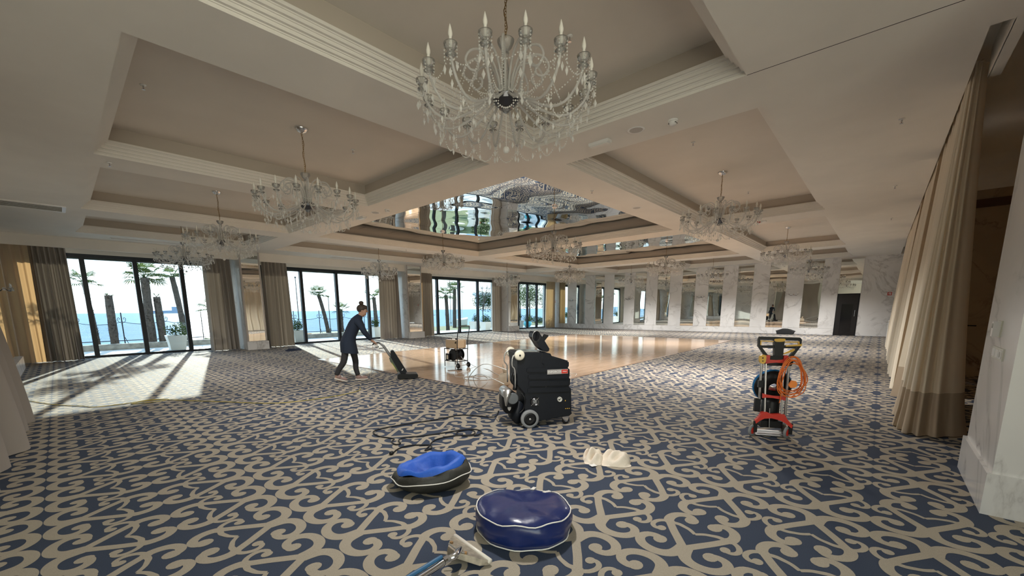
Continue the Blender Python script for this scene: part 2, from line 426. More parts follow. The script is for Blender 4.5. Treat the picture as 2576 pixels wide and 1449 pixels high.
# curtains
def curtain_mesh(L, z0, z1, folds, amp, seed, flare=1.35, thick_edge=True, nz=14):
    r = random.Random(seed); n = folds*8; mb = MB()
    ph = [r.uniform(-.5,.5) for _ in range(folds+2)]; am = [r.uniform(.6,1.3) for _ in range(folds+2)]; sh = [r.uniform(-.5,.5) for _ in range(folds+2)]
    vs = []
    for j in range(nz+1):
        t = j/nz; z = z0+(z1-z0)*t; k = flare+(1-flare)*t**.6
        for i in range(n+1):
            s = i/n; q = s*folds; a = int(q); fr = q-a; sm = fr*fr*(3-2*fr)
            A = am[a]*(1-sm)+am[a+1]*sm; P = ph[a]*(1-sm)+ph[a+1]*sm; S = sh[a]*(1-sm)+sh[a+1]*sm
            w = math.sin(2*PI*q+P*2+S*(1-t)*2.2)
            y = amp*A*k*(w+.25*math.sin(4*PI*q+P*5))*(.55+.45*min(1, (1-t)*6))
            x = s*L+(s-.5)*L*.10*(1-t)*(flare-1)/.35+.02*math.sin(5*q+3*P)*(1-t)
            vs.append((x, y, z))
    fs = [(j*(n+1)+i, j*(n+1)+i+1, (j+1)*(n+1)+i+1, (j+1)*(n+1)+i) for j in range(nz) for i in range(n)]
    return mb.add(vs, fs)
def curtain(label, p0, p1, z1, folds, amp, seed, m, group=None, flare=1.35, hem=False):
    d = Vector((p1[0]-p0[0], p1[1]-p0[1], 0)); rz = math.atan2(d.y, d.x)
    o = thing('curtain', label, 'curtain', (p0[0], p0[1], 0), rz, group)
    b = curtain_mesh(d.length, .015, z1, folds, amp, seed, flare)
    part('drape', b, m, o, True)
    part('header_tape', MB().box((0,-.02,z1), (d.length,.02,z1+.05)), m, o)
    part('rail', MB().box((0,-.012,z1+.05), (d.length,.012,z1+.075)), M['white'], o)
    return o
CY = 18.62
o = curtain('taupe curtain left of the first sea window, sunlit orange at its outer edge', (-.36,CY+.15), (.42,CY+.15), 3.60, 7, .10, 1, M['curtain'])
b = curtain_mesh(.62, .015, 3.60, 3, .05, 31, 1.2).xf(Matrix.Translation((-.56,.03,0)))
part('sheer_edge', b, M['curtain_sheer'], o, True, 'thin single-layer edge glowing orange')
curtain('taupe curtain between the first sea window and the first marble pillar', (3.95,CY), (4.85,CY), 3.60, 6, .09, 2, M['curtain'])
curtain('taupe curtain just right of the first marble pillar', (5.95,CY), (6.95,CY), 3.60, 7, .09, 3, M['curtain'])
curtain('taupe curtain behind the woman, left of the second marble pillar', (11.35,CY), (12.45,CY), 3.60, 7, .09, 4, M['curtain'])
o = curtain('taupe curtain right of the second marble pillar with an orange glowing edge', (14.05,CY), (14.75,CY), 3.60, 5, .09, 5, M['curtain'])
part('sheer_edge', curtain_mesh(.45, .015, 3.60, 2, .05, 32, 1.2).xf(Matrix.Translation((-.42,.03,0))), M['curtain_sheer'], o, True, 'thin single-layer edge glowing orange')
curtain('taupe curtain left of the third marble pillar', (19.75,CY), (20.7,CY), 3.60, 6, .09, 6, M['curtain'])
curtain('cream lit curtain in the far corner by the mirror wall', (25.55,CY-.1), (26.6,CY-.1), 3.60, 6, .09, 7, fabric('cream corner curtain', (.55, .47, .36), .13, (.80, .55, .28)))

# marble pillars with a mirror face and plinth, between the windows
def pillar(k, xa, xb):
    o = struct('wall_pillar_%d' % k, MB().box((xa,18.03,0), (xb,WY,ZC)), M['marble'])
    part('plinth', MB().box((xa-.03,17.93,0), (xb+.03,18.03,.33)), M['marble'], o)
    part('mirror', MB().box((xa+.06,18.015,.34), (xb-.06,18.03,3.74)), M['mirror'], o)
    part('mirror_frame', MB().box((xa,18.01,.33), (xa+.06,18.03,ZC)).box((xb-.06,18.01,.33), (xb,18.03,ZC)), M['steel'], o, label='narrow metal strip beside the mirror')
pillar(1, 5.0, 5.72); pillar(2, 12.62, 13.55); pillar(3, 20.55, 21.6)

# ------------------------------------------------------------------ far wall: marble panels and mirrors
FX = 26.8
wf = struct('wall_far', MB().box((FX+.03,-3.2,0), (FX+.3,19.7,4.3)), M['wall'])
mir = [(18.20,17.45),(16.67,15.91),(15.14,14.40),(13.65,12.89),(12.14,11.38),(10.62,9.86),(9.10,8.34),(7.59,6.83),(6.08,5.32),(4.55,3.79),(3.03,2.28)]
def fbox(ya, yb, za, zb, d=.03): return MB().box((FX+.03-d,min(ya,yb)+.003,za), (FX+.03,max(ya,yb)-.003,zb))
edge = 19.38
for a, b in mir:
    part('marble_panel', fbox(edge, a, .34, ZC), M['marble'], wf)
    part('mirror', fbox(a, b, .34, 3.77, .024), M['mirror'], wf)
    edge = b
part('marble_panel', fbox(edge, 1.63, .34, ZC), M['marble'], wf)
part('marble_panel', fbox(.78, -1.2, 0, ZC), M['marble'], wf)
part('mirror', fbox(1.63, .78, 2.06, 3.70, .024), M['mirror'], wf, label='mirror strip above the dark door')
ys = [19.38, 16.29, 13.27, 10.24, 7.21, 4.17, 1.63]
for i in range(len(ys)-1): part('base_slab', fbox(ys[i], ys[i+1], 0, .334, .032), M['marble'], wf)
dr = struct('door_1', MB().box((FX-.01,.78,0), (FX+.03,.83,2.05)).box((FX-.01,1.58,0), (FX+.03,1.63,2.05)).box((FX-.01,.83,2.0), (FX+.03,1.58,2.05)), M['black'])
part('leaf', MB().box((FX+.0,.83,.0), (FX+.03,1.58,2.0)), mat('dark door leaf', (.010,.009,.010), .3), dr)
part('inner_panel', MB().box((FX-.006,1.0,.1), (FX,1.42,1.55)), mat('dark glass panel', (.004,.004,.005), .08), dr, label='darker glazed panel')
part('handle', MB().tube([(FX-.04,.90,.95),(FX-.04,.90,1.25)], .012, 8), M['steel'], dr)

# ------------------------------------------------------------------ rear wall (left edge) and right side
wr = struct('wall_rear', MB().box((-1.25,8.7,0), (-.95,19.7,4.3)), M['wall'])
part('marble_panel', MB().box((-.95,8.75,0), (-.925,13.4,ZC)), M['marble'], wr)
part('mirror', MB().box((-.95,13.55,.36), (-.88,17.3,ZC)), M['mirror'], wr)
part('plinth', MB().box((-.95,13.5,0), (-.80,17.35,.34)), M['marble'], wr)
part('marble_panel', MB().box((-.95,17.35,0), (-.925,WY-.02,ZC)), M['marble'], wr)
def path_curtain(label, bot, top, z1, m, seed, hem=None, ex=1.25):
    """hangs between a plan curve at the floor and a tighter plan curve at the track"""
    o = thing('curtain', label, 'curtain', (bot[0][0], bot[0][1], 0))
    B = np.array(smooth_path(bot, 5)); T = np.array(smooth_path(top, 5)); nz = 16; r = random.Random(seed)
    ox, oy = bot[0][0], bot[0][1]; rows = []
    for j in range(nz+1):
        t = j/nz; k = min(1, t*1.02)**ex
        rows.append([(x-ox, y-oy, .012+(z1-.012)*t) for x, y in B*(1-k)+T*k])
    n = len(B); hz = 2 if hem else 0
    def sheet(j0, j1): return MB().add([p for row in rows[j0:j1+1] for p in row], [(j*n+i, j*n+i+1, (j+1)*n+i+1, (j+1)*n+i) for j in range(j1-j0) for i in range(n-1)])
    part('drape', sheet(hz, nz), m, o, True)
    if hem: part('hem', sheet(0, hz), hem, o, True, label='doubled hem band, slightly darker')
    part('heading_tape', MB().tube([(x-ox, y-oy, z1) for x, y in T], .012, 4), m, o)
    return o
M['hem'] = fabric('curtain hem', (.50, .41, .31), .05, (.75, .5, .25))
def folds(xa, xb, y0, amp, n, seed):
    r = random.Random(seed); out = []
    for i in range(2*n+1): out.append((xa+(xb-xa)*i/(2*n)+r.uniform(-.05,.05), y0+(amp if i % 2 == 0 else -amp)*r.uniform(.6,1.15)))
    return out
path_curtain('big taupe curtain at the left picture edge, spreading over the carpet', [(-.40,8.50),(-.52,8.25),(-.44,7.9),(-.60,7.5),(-.46,7.1),(-.40,6.75),(-.60,6.5),(-.50,6.1),(-.66,5.7),(-.52,5.3),(-.62,4.8)],
   [(-.84,7.7),(-.88,7.5),(-.82,7.3),(-.88,7.0),(-.82,6.8),(-.88,6.5),(-.82,6.2),(-.88,5.9),(-.82,5.6),(-.88,5.3),(-.84,4.9)], 3.74, M['curtain'], 41)
struct('wall_lobby', MB().box((-7.3,-3.4,0), (-7,19.7,4.3)), M['wall'])
# right pillar near the camera
pr = struct('wall_right_pillar', MB().box((4.42,-3.2,0), (5.56,-.70,ZC)), M['marble'])
part('plinth', MB().box((4.40,-3.2,0), (5.58,-.675,.305)), M['marble'], pr)
struct('wall_right', MB().box((1.3,-3.3,0), (27,-3.2,4.3)).box((-7.2,-3.3,0), (-6.8,-3.2,4.3)).box((-6.8,-3.3,3.7), (1.3,-3.2,4.3)), M['marble_tan'])
o = struct('window_5', MB().box((-6.8,-3.3,0), (1.3,-3.2,.08)).box((-6.8,-3.3,3.62), (1.3,-3.2,3.7)), M['frame'])      # unseen glazing added behind the camera to let in fill light
for k in range(5):
    x = -6.8+8.1*k/4; part('mullion', MB().box((x-.04,-3.31,.08), (x+.04,-3.19,3.62)), M['frame'], o)
    if k < 4: part('pane', MB().box((x+.04,-3.255,.08), (x+8.1/4-.04,-3.245,3.62)), clear('added bronze glass', (.94,.88,.77), .06) if k == 0 else bpy.data.materials['added bronze glass'], o)
wa = struct('wall_alcove', MB().box((13.0,-3.2,0), (13.2,-.75,3.74)), M['marble_tan'])
part('brown_band', MB().box((12.97,-3.2,3.40), (13.0,-.75,3.56)), mat('brown band', (.12,.07,.05), .5), wa, label='dark brown strip under the ceiling')
near_b = [(7.02,-.88),(6.90,-.84),(6.80,-.76),(6.74,-.68),(6.62,-.60),(6.68,-.54),(6.60,-.49),(6.56,-.45),(6.68,-.42),(6.62,-.37),(6.66,-.33),(6.80,-.34),(6.82,-.29),(6.96,-.30),(6.98,-.26),(7.12,-.27),(7.25,-.40),(7.42,-.55),(7.60,-.34)]+folds(7.8, 9.3, -.42, .14, 4, 1)
near_t = [(6.96,-.56),(6.92,-.55),(6.88,-.53),(6.85,-.51),(6.81,-.50),(6.83,-.48),(6.80,-.47),(6.79,-.455),(6.83,-.45),(6.82,-.44),(6.84,-.43),(6.88,-.435),(6.90,-.42),(6.95,-.43),(6.97,-.42),(7.04,-.43),(7.12,-.47),(7.2,-.50),(7.3,-.46)]+folds(7.4, 9.3, -.48, .04, 4, 2)
path_curtain('cream curtain nearest the camera on the right, with a broad flat end fold', near_b, near_t, 3.95, M['curtain_cream'], 3, M['hem'], .68)
for k, (a, b) in enumerate([(9.7,13.0),(13.45,17.0),(17.5,20.75)]):
    path_curtain(['second cream curtain along the right side, behind the nearest one', 'third cream curtain along the right side, farther down the track',
             'farthest cream curtain on the right side, beside the pale door leaf'][k], folds(a, b, -.42, .15, 8, 10+k), folds(a+.05, b, -.48, .05, 8, 20+k), 3.95, M['curtain_cream'], k)

# ------------------------------------------------------------------ outside: terrace, wall, fence, sea
M['paving'] = mat('terrace paving', (.50,.49,.46), .8, var=.08, vscale=3)
M['stone'] = mat('low stone wall', (.30,.28,.24), .9, var=.3, vscale=6, bump=.5, bscale=15)
def sea():
    m, t, b = newmat('sea water'); N = t.nodes.new; L = t.links.new
    d = N('ShaderNodeBsdfDiffuse'); g = N('ShaderNodeBsdfGlossy'); g.inputs['Roughness'].default_value = .16; mx = N('ShaderNodeMixShader'); mx.inputs[0].default_value = .2
    co = N('ShaderNodeTexCoord'); mp = N('ShaderNodeMapping'); mp.inputs['Scale'].default_value = (.35,.9,.5); L(co.outputs['Object'], mp.inputs[0])
    nz = N('ShaderNodeTexNoise'); nz.inputs['Scale'].default_value = 1; nz.inputs['Detail'].default_value = 4; L(mp.outputs[0], nz.inputs['Vector'])
    r = N('ShaderNodeValToRGB'); L(nz.outputs[0], r.inputs[0]); r.color_ramp.elements[0].position = .35; r.color_ramp.elements[1].position = .68
    r.color_ramp.elements[0].color = (.10,.21,.34,1); r.color_ramp.elements[1].color = (.21,.34,.46,1); L(r.outputs[0], d.inputs[0])
    bp = N('ShaderNodeBump'); bp.inputs['Strength'].default_value = 1; bp.inputs['Distance'].default_value = .5; L(nz.outputs[0], bp.inputs['Height']); L(bp.outputs[0], g.inputs['Normal'])
    L(d.outputs[0], mx.inputs[1]); L(g.outputs[0], mx.inputs[2]); L(mx.outputs[0], t.nodes['Material Output'].inputs[0])
    return m
o = part('sea', MB().add([(-6000,30,-3),(9000,30,-3),(9000,12000,-3),(-6000,12000,-3)], [(0,1,2,3)]), sea()); o['kind'] = 'structure'
struct('ground_terrace', MB().box((-12,19.7,-.3), (60,22.9,-.015)), M['paving'])
struct('ground_lawn', MB().box((6,22.9,-.4), (60,30,-.06)), mat('lawn', (.12,.14,.05), .95, var=.3, vscale=8))
struct('ground_bank', MB().box((-12,22.9,-3.2), (60,30.5,-.4)), M['stone'])
# ------------------------------------------------------------------ crystal chandeliers
M['crystal'] = clear('cut crystal', (.985,.99,.99), .32, .04, .20)
M['rope'] = clear('twisted glass rope', (.98,.98,.99), .30, .05, .60)
M['bead'] = clear('crystal bead', (.95,.96,.97), .35, .03, .85)
M['bulb'] = mat('frosted candle bulb', (.86,.84,.78), .25)
M['brass'] = mat('old brass', (.30,.20,.09), .35, 1)
M['hub'] = mat('dark silvered hub', (.10,.10,.11), .2, .8)
def beads_on(mb, P, r, h=None):
    for p in P: mb.octa(p, r, h)
def sag(a, b, d, n):
    a, b = Vector(a), Vector(b)
    return [a.lerp(b, k/(n-1))-Vector((0,0,d*(1-(2*k/(n-1)-1)**2))) for k in range(n)]
NA = 16
def chandelier_proto():
    root = thing('chandelier', '', 'chandelier')
    pol = lambda r, a, z: Vector((r*math.cos(a), r*math.sin(a), z))
    part('stem', MB().lathe([(.001,-.12),(.03,-.10),(.05,-.05),(.022,0),(.03,.06),(.045,.10),(.02,.16),(.028,.22),(.018,.30),(.03,.345),(.001,.35)], 12), M['crystal'], root, True)
    part('hub_bowl', MB().lathe([(.001,-.085),(.06,-.075),(.105,-.03),(.115,.005),(.10,.015),(.03,.01)], 16), M['hub'], root)
    part('top_bowl', MB().lathe([(.012,.35),(.025,.362),(.050,.385),(.068,.42),(.072,.44),(.066,.438),(.045,.39),(.02,.372)], 16), M['crystal'], root, True)
    part('bottom_ball', MB().ball((0,0,-.405), .028, 10, 6).tube([(0,0,-.38),(0,0,-.1)], .003, 4), M['bead'], root)
    part('canopy', MB().lathe([(.088,1.068),(.085,1.05),(.055,1.02),(.014,1.005),(.001,1.0)], 16), M['chrome'], root, True)
    ch = MB(); n = 19
    for k in range(n):
        zc = .46+(k+.5)*(.55/n); h = .55/n*.72; pts = []
        for q in range(8):
            a = 2*PI*q/8; w = .010*math.cos(a); pts.append((w, 0, zc+h*math.sin(a)) if k % 2 else (0, w, zc+h*math.sin(a)))
        ch.tube(pts, .0025, 4, closed=True)
    part('chain', ch, M['brass'], root)['kind'] = 'stuff'
    part('cable', MB().tube([(.012*math.sin(k*1.1), .012*math.cos(k*1.3), .45+k*.0565) for k in range(11)], .0035, 5), M['brass'], root)
    prof = smooth_path([(.09,0,.0),(.15,0,-.025),(.27,0,-.10),(.42,0,-.175),(.55,0,-.175),(.645,0,-.10),(.69,0,-.01),(.70,0,.05)], 2)
    me_arm = MB().tube(prof, .0105, 6); n = len(prof)
    arm = me_arm.mesh('arm', M['rope'], True)
    cup = MB().lathe([(.010,.048),(.030,.056),(.047,.075),(.050,.098),(.044,.094),(.025,.066),(.012,.062)], 14, (.70,0,0)).lathe([(.008,.010),(.026,.012),(.042,.026),(.038,.030),(.01,.020)], 12, (.698,0,0)).mesh('candle_cup', M['crystal'], True)
    bulb = MB().lathe([(.013,.065),(.013,.125),(.010,.13),(.017,.150),(.017,.165),(.010,.195),(.001,.222)], 8, (.70,0,0)).mesh('candle_bulb', M['bulb'], True)
    pd = MB()
    for k in range(4):
        a = .6+k*PI/2; px, py = .70+.045*math.cos(a), .045*math.sin(a); L = [.16,.10,.19,.12][k]; nb = int(L/.022)
        for q in range(nb): pd.octa((px, py, .075-q*.022), .0075)
        pd.octa((px, py, .075-L-.026), .0145, .034)
    st = MB()
    beads_on(st, sag((.685,0,.03), (.12,0,.03), .12, 26), .0072)
    for rr_, zz in ((.30,-.13),(.45,-.20),(.60,-.16)):
        for q in range(5): st.octa((rr_, .0, zz-q*.02), .0068)
        st.octa((rr_, 0, zz-.13), .013, .03)
    pend = pd.mesh('pendant', M['bead']); strand = st.mesh('bead_strand', M['bead'])
    d = 2*PI/NA
    sw = MB(); beads_on(sw, sag(pol(.57,0,-.20), pol(.57,d,-.20), .12, 17), .0078)
    sw.octa(pol(.57,0,-.235), .013, .03)
    beads_on(sw, sag(pol(.72,0,.02), pol(.72,d,.02), .10, 16), .0068)
    swag = sw.mesh('bead_swag', M['bead'])
    for k in range(NA):
        a = k*d
        A = link('arm', arm, root, rot=(0,0,a))
        link('candle_cup', cup, A); link('candle_bulb', bulb, A)
        for nm, me, pa in (('pendant', pend, A), ('bead_strand', strand, A), ('bead_swag', swag, root)):
            q = link(nm, me, pa, rot=(0,0,a) if pa is root else None); q['kind'] = 'stuff'   # strings of tiny beads
    sc = MB().tube(smooth_path([(.05,0,.03),(.07,0,.15),(.13,0,.27),(.23,0,.32),(.32,0,.295),(.36,0,.22),(.32,0,.16),(.26,0,.17),(.25,0,.22),(.28,0,.24)], 3), .010, 6).mesh('crown_scroll', M['rope'], True)
    um = MB()
    beads_on(um, sag((.35,0,.18), (.50,0,-.13), .0, 16), .0072); beads_on(um, sag((.33,0,.18), (.12,0,.0), .03, 14), .007)
    um = um.mesh('bead_strand', M['bead'])
    for k in range(12):
        s = link('crown_scroll', sc, root, rot=(0,0,2*PI*k/12)); link('bead_strand', um, s)['kind'] = 'stuff'
    l = bpy.data.lights.new('fill_spot', 'SPOT'); l.energy = FILL_POWER; l.spot_size = math.radians(165); l.spot_blend = 1; l.shadow_soft_size = .1; l.color = (1,.965,.92)  # added downward fill light; the candle bulbs themselves are unlit
    ob = link('fill_spot', l, root); ob.location = (0, 0, -.50)
    return root
FILL_POWER = 130  # default power of the added fill spots
CH = [((2.84,2.50,3.26), 'huge crystal chandelier hanging nearest the camera on a brass chain', 'nearest'),
      ((2.83,6.53,3.10), 'crystal chandelier in the coffer left of the nearest one, second largest', 'l'),
      ((2.80,11.15,3.10), 'crystal chandelier in front of the first sea window, overlapping a lower one behind it', 'l'),
      ((2.84,15.4,3.12), 'crystal chandelier right against the bright glass of the first sea window', 'l'),
      ((9.45,15.4,3.12), 'small crystal chandelier before the right end of the second sea window', 'm'),
      ((17.5,15.4,3.10), 'small crystal chandelier above the curtain by the third marble pillar', 'm'),
      ((9.55,2.60,3.25), 'crystal chandelier in the right row, second after the nearest one', 'r'),
      ((17.6,2.60,3.25), 'crystal chandelier in the right row, third from the camera, beyond the red-lensed detector', 'r'),
      ((9.34,6.54,3.08), 'crystal chandelier hanging from the large mirror ceiling on the right', 'm'),
      ((9.45,11.26,3.08), 'crystal chandelier hanging from the large mirror ceiling on the left', 'm'),
      ((17.3,6.58,3.10), 'crystal chandelier under the farther mirror ceiling, before the middle of the mirror wall', 'm'),
      ((17.5,11.3,3.10), 'crystal chandelier under the farther mirror ceiling, near the far window corner', 'm'),
      ((24.0,2.57,3.10), 'far crystal chandelier before the marble near the dark door', 'f'),
      ((24.0,6.65,3.08), 'far crystal chandelier before the mirror wall, left of the one near the door', 'f'),
      ((24.0,11.15,3.06), 'faint far crystal chandelier before the left half of the mirror wall', 'f')]
proto = chandelier_proto()
for i, (loc, lab, _) in enumerate(CH):
    o = proto if i == 0 else copy_tree(proto)
    o.location = loc; o['label'] = lab; o['group'] = 'crystal chandeliers of the ballroom'; o.rotation_euler = (0,0,.13+.07*i)
    s = (ZT-loc[2]-.46)/(1.07-.46)
    for c in o.children:
        n = c.name.split('.')[0]
        if n in ('chain','cable'): c.scale = (1,1,s); c.location = (0,0,.46*(1-s))
        if n == 'fill_spot': c.data = c.data.copy(); c.data.energy = 110 if i == 0 else 330 if i in (6, 7) else 300 if i in (10, 11) else 200 if i in (8, 9) else 300 if i > 11 else 150 if i > 3 else 90
        if n == 'canopy': c.location = (0,0,ZT-loc[2]-1.069-(.022 if loc[0] > 6 and 5 < loc[1] < 13 and loc[0] < 21 else 0))

# ------------------------------------------------------------------ fittings on ceiling and walls
def sprinkler(x, y, z, lab):
    o = thing('sprinkler', lab, 'sprinkler', (x, y, z), 0, 'ceiling sprinklers')
    part('escutcheon', MB().lathe([(.001,0),(.032,0),(.028,-.008),(.008,-.012)], 12), M['white'], o, True)
    part('head', MB().tube([(0,0,-.01),(0,0,-.04)], .007, 8).lathe([(.001,-.055),(.018,-.055),(.018,-.050),(.001,-.048)], 10), M['steel'], o)
    part('bulb', MB().tube([(0,0,-.038),(0,0,-.052)], .004, 6), mat('red glass', (.4,.02,.02), .2) if 'redg' not in M else M['redg'], o, label='red glass ampoule')
M['redg'] = mat('red glass', (.4,.02,.02), .2)
for x, y, z, lab in [(1.0,5.04,ZT,'sprinkler head at the top left of the picture, largest of the sprinklers'),
    (1.04,6.65,ZT,'sprinkler head at the left end of the second coffer'), (3.76,6.75,ZT,'sprinkler head right of the second chandelier rosette'),
    (3.84,2.53,ZT,'sprinkler head just behind the nearest chandelier'), (7.53,2.53,ZT,'sprinkler head left of the rosette in the right row coffer'),
    (11.56,2.56,ZT,'sprinkler head right of the rosette in the right row coffer'), (.84,8.86,ZC,'sprinkler head on the beam between the two left coffers'),
    (7.54,4.39,ZC,'sprinkler head on the beam beside the near corner of the mirror ceiling'), (7.52,.05,ZC,'sprinkler head on the flat ceiling beside the right curtain, nearest of three'),
    (11.5,.04,ZC,'sprinkler head on the flat ceiling by the right curtain, middle of three'), (15.57,.04,ZC,'sprinkler head on the flat ceiling by the right curtain, farthest of three'),
    (9.5,13.5,ZC,'sprinkler head on the beam behind the mirror ceiling, above the woman')]:
    sprinkler(x, y, z, lab)
def disc_speaker(x, y, lab):
    o = thing('ceiling_speaker', lab, 'speaker', (x, y, ZC), 0, 'round ceiling speakers')
    part('ring', MB().lathe([(.001,-.002),(.085,-.004),(.105,-.008),(.11,0)], 24), M['white'], o, True)
    part('grille', MB().lathe([(.001,-.006),(.082,-.0065),(.084,-.004)], 20), mat('grey grille', (.45,.44,.42), .6), o)
disc_speaker(5.47,2.56,'round ceiling speaker between emergency lamp and smoke detector on the near beam')
disc_speaker(5.47,8.95,'round ceiling speaker on the beam beside the second chandelier')
disc_speaker(9.54,4.37,'round ceiling speaker on the beam right of the mirror ceiling')
def detector(x, y, lab):
    o = thing('smoke_detector', lab, 'detector', (x, y, ZC), 0, 'smoke detectors')
    part('base', MB().lathe([(.001,0),(.058,0),(.058,-.02),(.05,-.022)], 20), M['white'], o)
    part('chamber', MB().lathe([(.05,-.02),(.047,-.035),(.040,-.052),(.03,-.06),(.001,-.062)], 20), M['white'], o, True)
    part('slot', MB().box((-.03,-.046,-.042), (.03,.046,-.036)), M['black'], o, label='dark sensing slot')
detector(5.52,2.11,'white smoke detector on the near cross beam, above the right row'); detector(5.5,8.49,'white smoke detector on the beam beside the mirror ceiling corner')
o = thing('flame_detector', 'white ceiling detector with a red lens on the right row beam', 'detector', (13.45,2.6,ZC))
part('base', MB().box((-.06,-.10,-.03), (.06,.02,0)), M['white'], o); part('lens', MB().ball((0,.07,-.02), .04, 10, 6, (1,1.2,.7)), M['redg'], o, label='red lens')
def emergency(x, y, lab):
    o = thing('emergency_light', lab, 'light', (x, y, ZC), 0, 'emergency lights')
    part('housing', MB().prism([(-.06,0),(.06,0),(.05,-.035),(-.05,-.035)], -.15, .15, lambda a, b, d: (a, d, b)), M['white'], o)
    part('diffuser', MB().prism([(-.045,-.035),(.045,-.035),(.035,-.05),(-.035,-.05)], -.135, .135, lambda a, b, d: (a, d, b)), mat('milky diffuser', (.75,.75,.72), .3), o)
emergency(5.49,3.09,'long white emergency light on the near cross beam'); emergency(5.47,9.6,'long white emergency light partly hidden by the second chandelier')
o = thing('air_vent', 'slotted white ceiling air vent at the left picture edge', 'vent', (0,13.4,ZC), 0, 'ceiling vents')
part('frame', MB().box((-.95,-.36,-.02), (.42,-.30,0)).box((-.95,.30,-.02), (.42,.36,0)).box((.36,-.30,-.02), (.42,.30,0)), M['white'], o)
part('backing', MB().box((-.95,-.30,-.004), (.36,.30,-.001)), mat('vent backing', (.42,.42,.40), .7), o)
for k in range(6): part('slat', MB().cbox((-.28,-.25+k*.10,-.012), (1.28,.07,.005), rot=Matrix.Rotation(.35,3,'X')), M['white'], o)
for k, (x, lab) in enumerate([(2.3,'flush linear air vent above the first sea window'), (9.3,'flush linear air vent above the second sea window'), (17.2,'flush linear air vent above the third sea window')]):
    o = thing('air_vent', lab, 'vent', (x,17.45,ZC), 0, 'ceiling vents')
    part('frame', MB().box((-.9,-.14,-.01), (.9,-.12,0)).box((-.9,.12,-.01), (.9,.14,0)).box((-.9,-.12,-.01), (-.88,.12,0)).box((.88,-.12,-.01), (.9,.12,0)), M['white'], o)
    for q in range(4): part('slat', MB().cbox((0,-.09+q*.06,-.006), (1.74,.035,.004), rot=Matrix.Rotation(.4,3,'X')), M['white'], o)
# wall sconces on the marble panels
def sconce(loc, rz, lab):
    o = thing('wall_sconce', lab, 'sconce', loc, rz, 'crystal wall sconces')
    part('back_plate', MB().lathe([(.001,0),(.05,0),(.04,.025),(.001,.03)], 14, axis='y'), M['chrome'], o)
    for s in (-1, 1):
        a = part('arm', MB().tube(smooth_path([(0,.02,0),(.06*s,.07,-.05),(.14*s,.11,-.05),(.19*s,.12,.0)], 3), .009, 6), M['hub'], o, True)
        part('cup', MB().lathe([(.01,0),(.045,.015),(.05,.035),(.04,.03)], 10, (.19*s,.12,0)), M['crystal'], a)
        part('candle_bulb', MB().lathe([(.013,.01),(.013,.07),(.017,.09),(.009,.125),(.001,.145)], 8, (.19*s,.12,0)), M['bulb'], a)
        pd = MB()
        for q in range(5): pd.octa((.19*s+.04*math.cos(q*1.26), .12+.04*math.sin(q*1.26), -.03), .010, .025)
        part('pendant', pd, M['bead'], a)['kind'] = 'stuff'
for y, lab in [(17.06,'crystal wall sconce on the first marble panel of the mirror wall, nearest the window corner'), (12.52,'crystal wall sconce on the mirror wall, second from the window corner'),
               (7.96,'crystal wall sconce in the middle of the mirror wall'), (3.41,'crystal wall sconce on the mirror wall above the black bag')]:
    sconce((FX-.002,y,2.08), PI/2, lab)
sconce((-.88,16.9,2.16), -PI/2, 'crystal wall sconce at the left picture edge, over the marble plinth')
def sign(loc, rz, lab):
    o = thing('wall_sign', lab, 'sign', loc, rz, 'red fire signs')
    part('plate', MB().box((-.075,0,-.075), (.075,.006,.075)), mat('red sign', (.55,.06,.05), .4), o)
    part('pictogram', MB().box((-.045,.006,-.05), (-.02,.008,.05)).box((-.045,.006,.03), (.03,.008,.05)).box((.01,.006,-.03), (.035,.008,.04)).box((-.02,.006,-.03), (.035,.008,-.012)), M['white'], o, label='white fire hose symbol')
sign((FX-.002,-.24,2.0), PI/2, 'small red and white fire sign on marble right of the dark door'); sign((FX-.002,18.62,1.99), PI/2, 'tiny red fire sign in the far window corner')
# switches on the near marble pillar
o = thing('thermostat', 'white thermostat box standing out from the near marble pillar', 'switch', (5.05,-.70,1.30))
part('back_plate', MB().box((-.07,0,-.06), (.09,.008,.065)), mat('pale plate', (.62,.62,.52), .4), o); part('cover', MB().box((-.06,.008,-.055), (.0,.045,.06)), M['white'], o)
part('screen', MB().box((-.045,.045,.01), (-.015,.047,.045)), mat('grey screen', (.25,.27,.25), .2), o)
o = thing('switch_plate', 'white triple socket plate low on the near marble pillar', 'switch', (4.93,-.70,1.12))
part('frame', MB().box((-.19,0,-.045), (.19,.010,.045)), mat('pale plate', (.66,.66,.58), .4), o)
for k in range(3): part('insert', MB().box((-.17+k*.12,.010,-.03), (-.07+k*.12,.014,.03)), M['white'], o)
part('socket', MB().lathe([(.001,.0155),(.022,.0155),(.024,.014)], 14, (.12-.24,0,0), 'y'), mat('grey insert', (.45,.45,.42), .5), o)
for k, y in enumerate([10.4,9.2,7.6]):
    o = thing('wall_socket', ['low double wall socket under the middle mirrors, left one','low double wall socket under the middle mirrors, centre one','low double wall socket under the middle mirrors, right one'][k], 'socket', (FX-.004,y,.2), PI/2, 'low wall sockets')
    part('frame', MB().box((-.12,0,-.04), (.12,.008,.04)), mat('plate', (.5,.5,.48), .4), o); part('insert', MB().box((-.10,.008,-.028), (-.01,.011,.028)).box((.01,.008,-.028), (.10,.011,.028)), M['white'], o)
# pale door leaf edge at the far right, with a lever
dl = struct('door_2', MB().box((20.95,-.32,0), (21.9,-.27,.92)), M['white'])
part('handle', MB().tube([(20.99,-.27,.86),(20.99,-.2,.86),(21.10,-.2,.86)], .012, 8), M['chrome'], dl)
